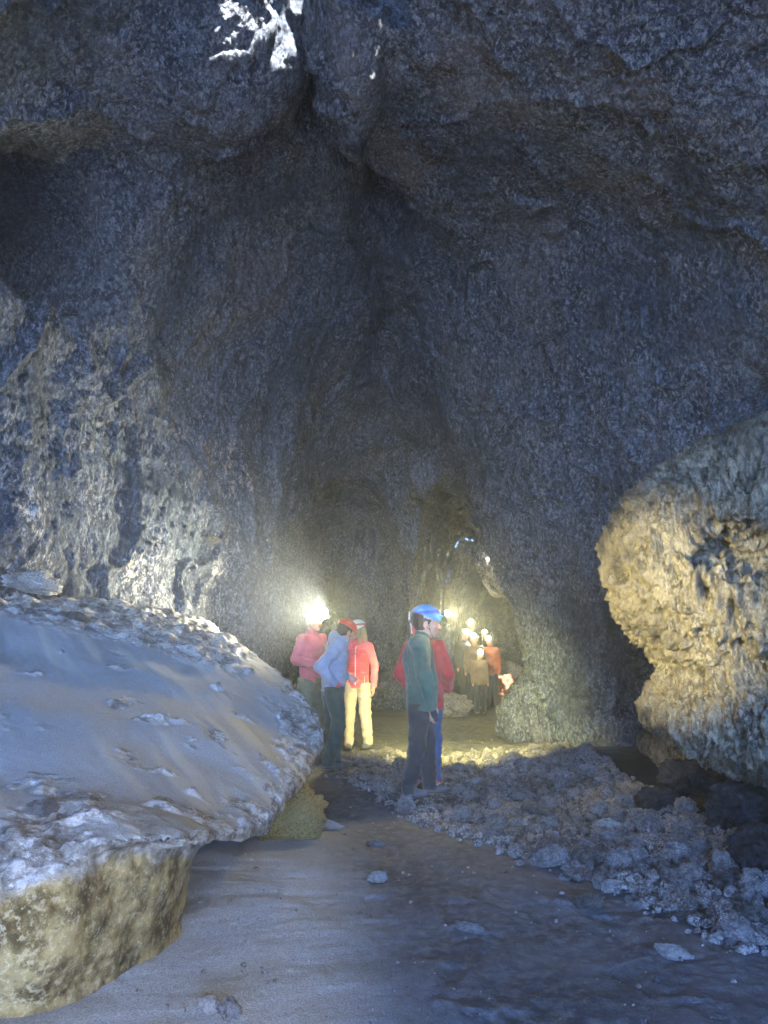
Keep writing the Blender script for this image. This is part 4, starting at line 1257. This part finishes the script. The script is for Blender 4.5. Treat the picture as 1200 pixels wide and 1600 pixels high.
def build_people():
    # 1 the young visitor in green, in profile
    p = stand(657, 1247)
    print('green', p)
    person(p, -84, 1.555, 'young person in a dark green fleece and blue helmet standing in profile, hands down',
        dict(trousers=dict(mat=C_BLACK, fit=1.06), jacket=dict(mat=C_GREEN, hem=.452, fit=1.12), shoe=C_BOOT, sole=C_SOLE, zip=C_DARK, headband=C_BUFF, toeR=8, toeL=-6,
             extra=[dict(name='glove', c=(.128, .05, .44), mat=C_GLOVE, s=[('cone', (.112, .050, .462), (.110, .062, .43), .030, .030), ('cone', (.110, .062, .43), (.106, .075, .40), .026, .018)])]),
        pose=dict(anR=(.06, -.075, .05), knR=(.060, -.022, .28), hipR=(.05, -.005, .505), anL=(-.06, .062, .05), knL=(-.055, .045, .28), pelvis=(0, .012, .53), waist=(0, .012, .61),
                  chest=(0, -.008, .735), neck=(0, .008, .838), head=(0, .040, .918), shR=(.086, -.012, .80), elR=(.120, .008, .635), wrR=(.112, .045, .475)),
        head=(-8, 2, 0), hs=1.30, vx=.0075, helmet=dict(mat=HB, stripe=1, brim=.028, strap=M_DARKPL, clip=[(P_WHITE, (0, -.073, .045), (0, -.074, .015), .009), (P_WHITE, (0, -.066, -.005), (0, -.060, -.045), .006), (P_RED, (.012, -.056, -.02), (.012, -.052, -.045), .014)]), hair=dict(mat=C_BROWN),
        lamp=dict(mat=LENS, point=2.2, col=(1, .84, .33), power=1., glow=(.3, -1, .1), r=.026, ry=.026, cone=84, aim=(1., -.1, -.3)))
    # 2 red jacket behind; hidden headlamp added to light the floor pool
    p = stand(666, 1229)
    print('red', p)
    person(p, -22, 1.55, 'person in a red jacket and blue jeans mostly hidden behind the green fleece',
        dict(trousers=dict(mat=C_JEAN, fit=.9), jacket=dict(mat=C_RED, hem=.44, fit=1.08), shoe=C_ORSH, sole=C_WSOLE),
        pose=dict(elR=(.155, -.03, .645), wrR=(.125, .05, .56), elL=(-.155, -.03, .645), wrL=(-.12, .05, .55)), head=(0, 6, 0), vx=.008,
        helmet=dict(mat=HR), lamp=dict(mat=LENS, col=(1, .88, .32), power=30., r=.02, cone=86, aim=(.25, 1., -.55)))  # lamp: added hidden headlamp for the floor pool
    # 3 blue-grey hoodie, hand on hip
    p = stand(518, 1203)
    print('hoodie', p)
    person(p, -72, 1.53, 'person in a blue-grey hoodie and red helmet with one hand on the hip',
        dict(trousers=dict(mat=C_DGREEN, fit=1.08), jacket=dict(mat=C_HOOD, hem=.50, fit=1.05, hood=1), shoe=C_BOOT, sole=C_SOLE, handR=dict(d=(-.5, .9, -.35), curl=.9, n=(-1, 0, 0)),
             extra=[dict(name='glove', c=(.105, -.01, .55), mat=C_RGLOVE, s=[('cone', (.128, -.035, .565), (.105, .005, .55), .034, .036), ('ell', (.085, .02, .545), (.03, .04, .03))])]),
        pose=dict(shR=(.088, -.01, .80), elR=(.15, -.135, .665), wrR=(.125, -.03, .565), neck=(0, .03, .835), head=(0, .062, .90), chest=(0, .01, .735), knR=(.056, .03, .28), anL=(-.06, .045, .05), anR=(.06, -.04, .05), elL=(-.12, .02, .65), wrL=(-.09, .11, .60)),
        head=(15, 22, 0), vx=.008, helmet=dict(mat=HR), hair=dict(mat=C_BROWN), lean=.08)
    # 4 the woman in coral
    p = stand(558, 1171)
    print('coral', p)
    person(p, 180 - 12, 1.56, 'person in a coral quilted vest and beige trousers, head turned aside under a white helmet',
        dict(trousers=dict(mat=C_BEIGE, fit=.98), jacket=dict(mat=C_CORAL, hem=.47, fit=.86), vest=C_VEST, zip=C_PALE, shoe=C_BOOT, sole=C_SOLE, toeR=14, toeL=-12, handL=dict(d=(-.05, .15, -1), curl=.7, n=(1, 0, 0))),
        pose=dict(anL=(-.088, -.01, .05), knL=(-.07, .02, .28), anR=(.062, .03, .05), knR=(.058, .03, .28), elL=(-.145, -.01, .64), wrL=(-.138, .02, .485)),
        head=(-62, 12, 0), vx=.009, helmet=dict(mat=HW, stripe=1), hair=dict(mat=C_BLOND, long=1))
    # 5 the one with the glaring lamp
    q = at(485, 1165, 8.8)
    person((q.x, q.y, gz(q.x, q.y)), -135, 1.66, 'person in a dusky pink top beside the left wall, wearing the brightest headlamp',
        dict(trousers=dict(mat=C_OLIVE), jacket=dict(mat=C_DPINK, hem=.5, fit=.9), shoe=C_BOOT, sole=C_SOLE, handR=dict(d=(-.6, .9, .1), curl=.8, n=(0, 0, 1)), handL=dict(d=(.6, .9, .1), curl=.8, n=(0, 0, 1))),
        pose=dict(elR=(.13, -.02, .66), wrR=(.06, .13, .62), elL=(-.13, -.02, .66), wrL=(-.06, .13, .62)), head=(6, 0, 0), vx=.009,
        helmet=dict(mat=HG), lamp=dict(mat=LENS, power=30, point=2.6, glow=(-.15, -1., .15), aim=(-.72, -.72, .20), r=.062, col=(1, .90, .64), cone=100))
    # 6-11 the far group
    grp = 'people with headlamps far down the passage'
    far = [((738, 15.0), 1.60, 175, C_DARK, C_NAVY, 'tallest of the far people, in dark clothes, with the topmost lamp', 3, 972),
           ((727, 14.6), 1.50, 200, C_DARK, C_NAVY, 'far person in dark clothes at the left edge of the distant group', 3, 988),
           ((743, 13.8), 1.35, 170, C_TAN, C_NAVY, 'far person in a brown jacket behind the small one in the distant group', 2, 994),
           ((757, 15.4), 1.52, 185, C_DARK, C_NAVY, 'far person in dark clothes at the back right of the distant group', 2, 988),
           ((768, 14.2), 1.36, 160, C_ORANGE, C_NAVY, 'far person in a rust orange jacket at the right of the distant group', 1.5, 998),
           ((751, 12.9), 1.10, 180, C_TAN, C_NAVY, 'smallest and nearest far person, in a tan jacket and dark trousers', 4, 1020)]
    for (u, Y), H, rz, jm, tm, lab, pw, lv in far:
        q = at(u, 1100, Y); z = gz(q.x, q.y); lz = at(u, lv, Y).z
        Hh = max(.95, min(1.8, (lz - z) / .985))
        person((q.x, q.y, z), rz, Hh, lab, dict(trousers=dict(mat=tm), jacket=dict(mat=jm), shoe=C_BOOT, sole=C_SOLE), vx=.016, fine=False, group=grp,
               helmet=dict(mat=HG), lamp=dict(mat=LENS2, glow=(-.2, -1, .25), power=pw * .014, point=pw * .12, r=.046, cone=140))
build_people()


# ------------------------------------------------------------------ light
w = bpy.data.worlds.new('World'); SC.world = w; w.use_nodes = True
nt = w.node_tree; bg = nt.nodes['Background']
sky = nt.nodes.new('ShaderNodeTexSky'); sky.sky_type = 'NISHITA'; sky.sun_disc = False
el = math.asin(-SUN_DIR.z); az = math.atan2(-SUN_DIR.x, -SUN_DIR.y)
sky.sun_elevation = el; sky.sun_rotation = az
nt.links.new(sky.outputs[0], bg.inputs[0]); bg.inputs[1].default_value = .15; sky.ozone_density = 10.; sky.dust_density = 0.; sky.altitude = 2000.; sky.air_density = .5
sd = bpy.data.lights.new('sun', 'SUN'); sd.energy = 2.; sd.angle = R(.5); sd.color = (1, .95, .88)
so = bpy.data.objects.new('sun', sd); link(so); so.rotation_euler = SUN_DIR.to_track_quat('-Z', 'Y').to_euler(); so.location = (0, 0, 20)

def lamp_spot(name, loc, target, power, cone, blend=.5, col=(1, .86, .45), rad=.02, parent=None):
    ld = bpy.data.lights.new(name, 'SPOT'); ld.energy = power; ld.spot_size = R(cone); ld.spot_blend = blend; ld.color = col; ld.shadow_soft_size = rad
    o = bpy.data.objects.new(name, ld); link(o, parent); o.location = loc
    o.rotation_euler = (Vector(target) - Vector(loc)).to_track_quat('-Z', 'Y').to_euler()
    return o

# headlamps of the two visitors beside the photographer
lamp_spot('headlamp_light', (-1.6, 1.7, 1.45), (1.80, 4.9, 1.52), 100, 21, 1., (1, .83, .38))
lamp_spot('headlamp_light', (.1, -.3, 1.45), (-.95, 2.9, .2), 7., 34, .7, (1, .82, .38))

# ------------------------------------------------------------------ air
m = bpy.data.materials.new('dusty_air'); m.use_nodes = True; nt = m.node_tree; nt.nodes.clear()
out = nt.nodes.new('ShaderNodeOutputMaterial'); pv = nt.nodes.new('ShaderNodeVolumePrincipled'); nt.links.new(pv.outputs[0], out.inputs['Volume'])
pv.inputs['Color'].default_value = (.74, .84, 1, 1); pv.inputs['Density'].default_value = .012; pv.inputs['Anisotropy'].default_value = .72
x0, x1, y0, y1, z0, z1 = -70, 70, -90, 90, -3, 12
vs = np.array([(x, y, z) for x in (x0, x1) for y in (y0, y1) for z in (z0, z1)], float)
hz = mesh_from('haze', vs, [(0, 1, 3, 2), (4, 6, 7, 5), (0, 4, 5, 1), (2, 3, 7, 6), (0, 2, 6, 4), (1, 5, 7, 3)], [m], smooth=False)
tag(hz, kind='stuff')

# ------------------------------------------------------------------ render settings
SC.view_settings.view_transform = 'Standard'; SC.view_settings.look = 'None'; SC.view_settings.gamma = 1
SC.view_settings.exposure = 6.0
SC.cycles.use_denoising = True
SC.cycles.max_bounces = 5; SC.cycles.diffuse_bounces = 3; SC.cycles.adaptive_threshold = .015; SC.cycles.volume_bounces = 1
SC.cycles.sample_clamp_indirect = 6
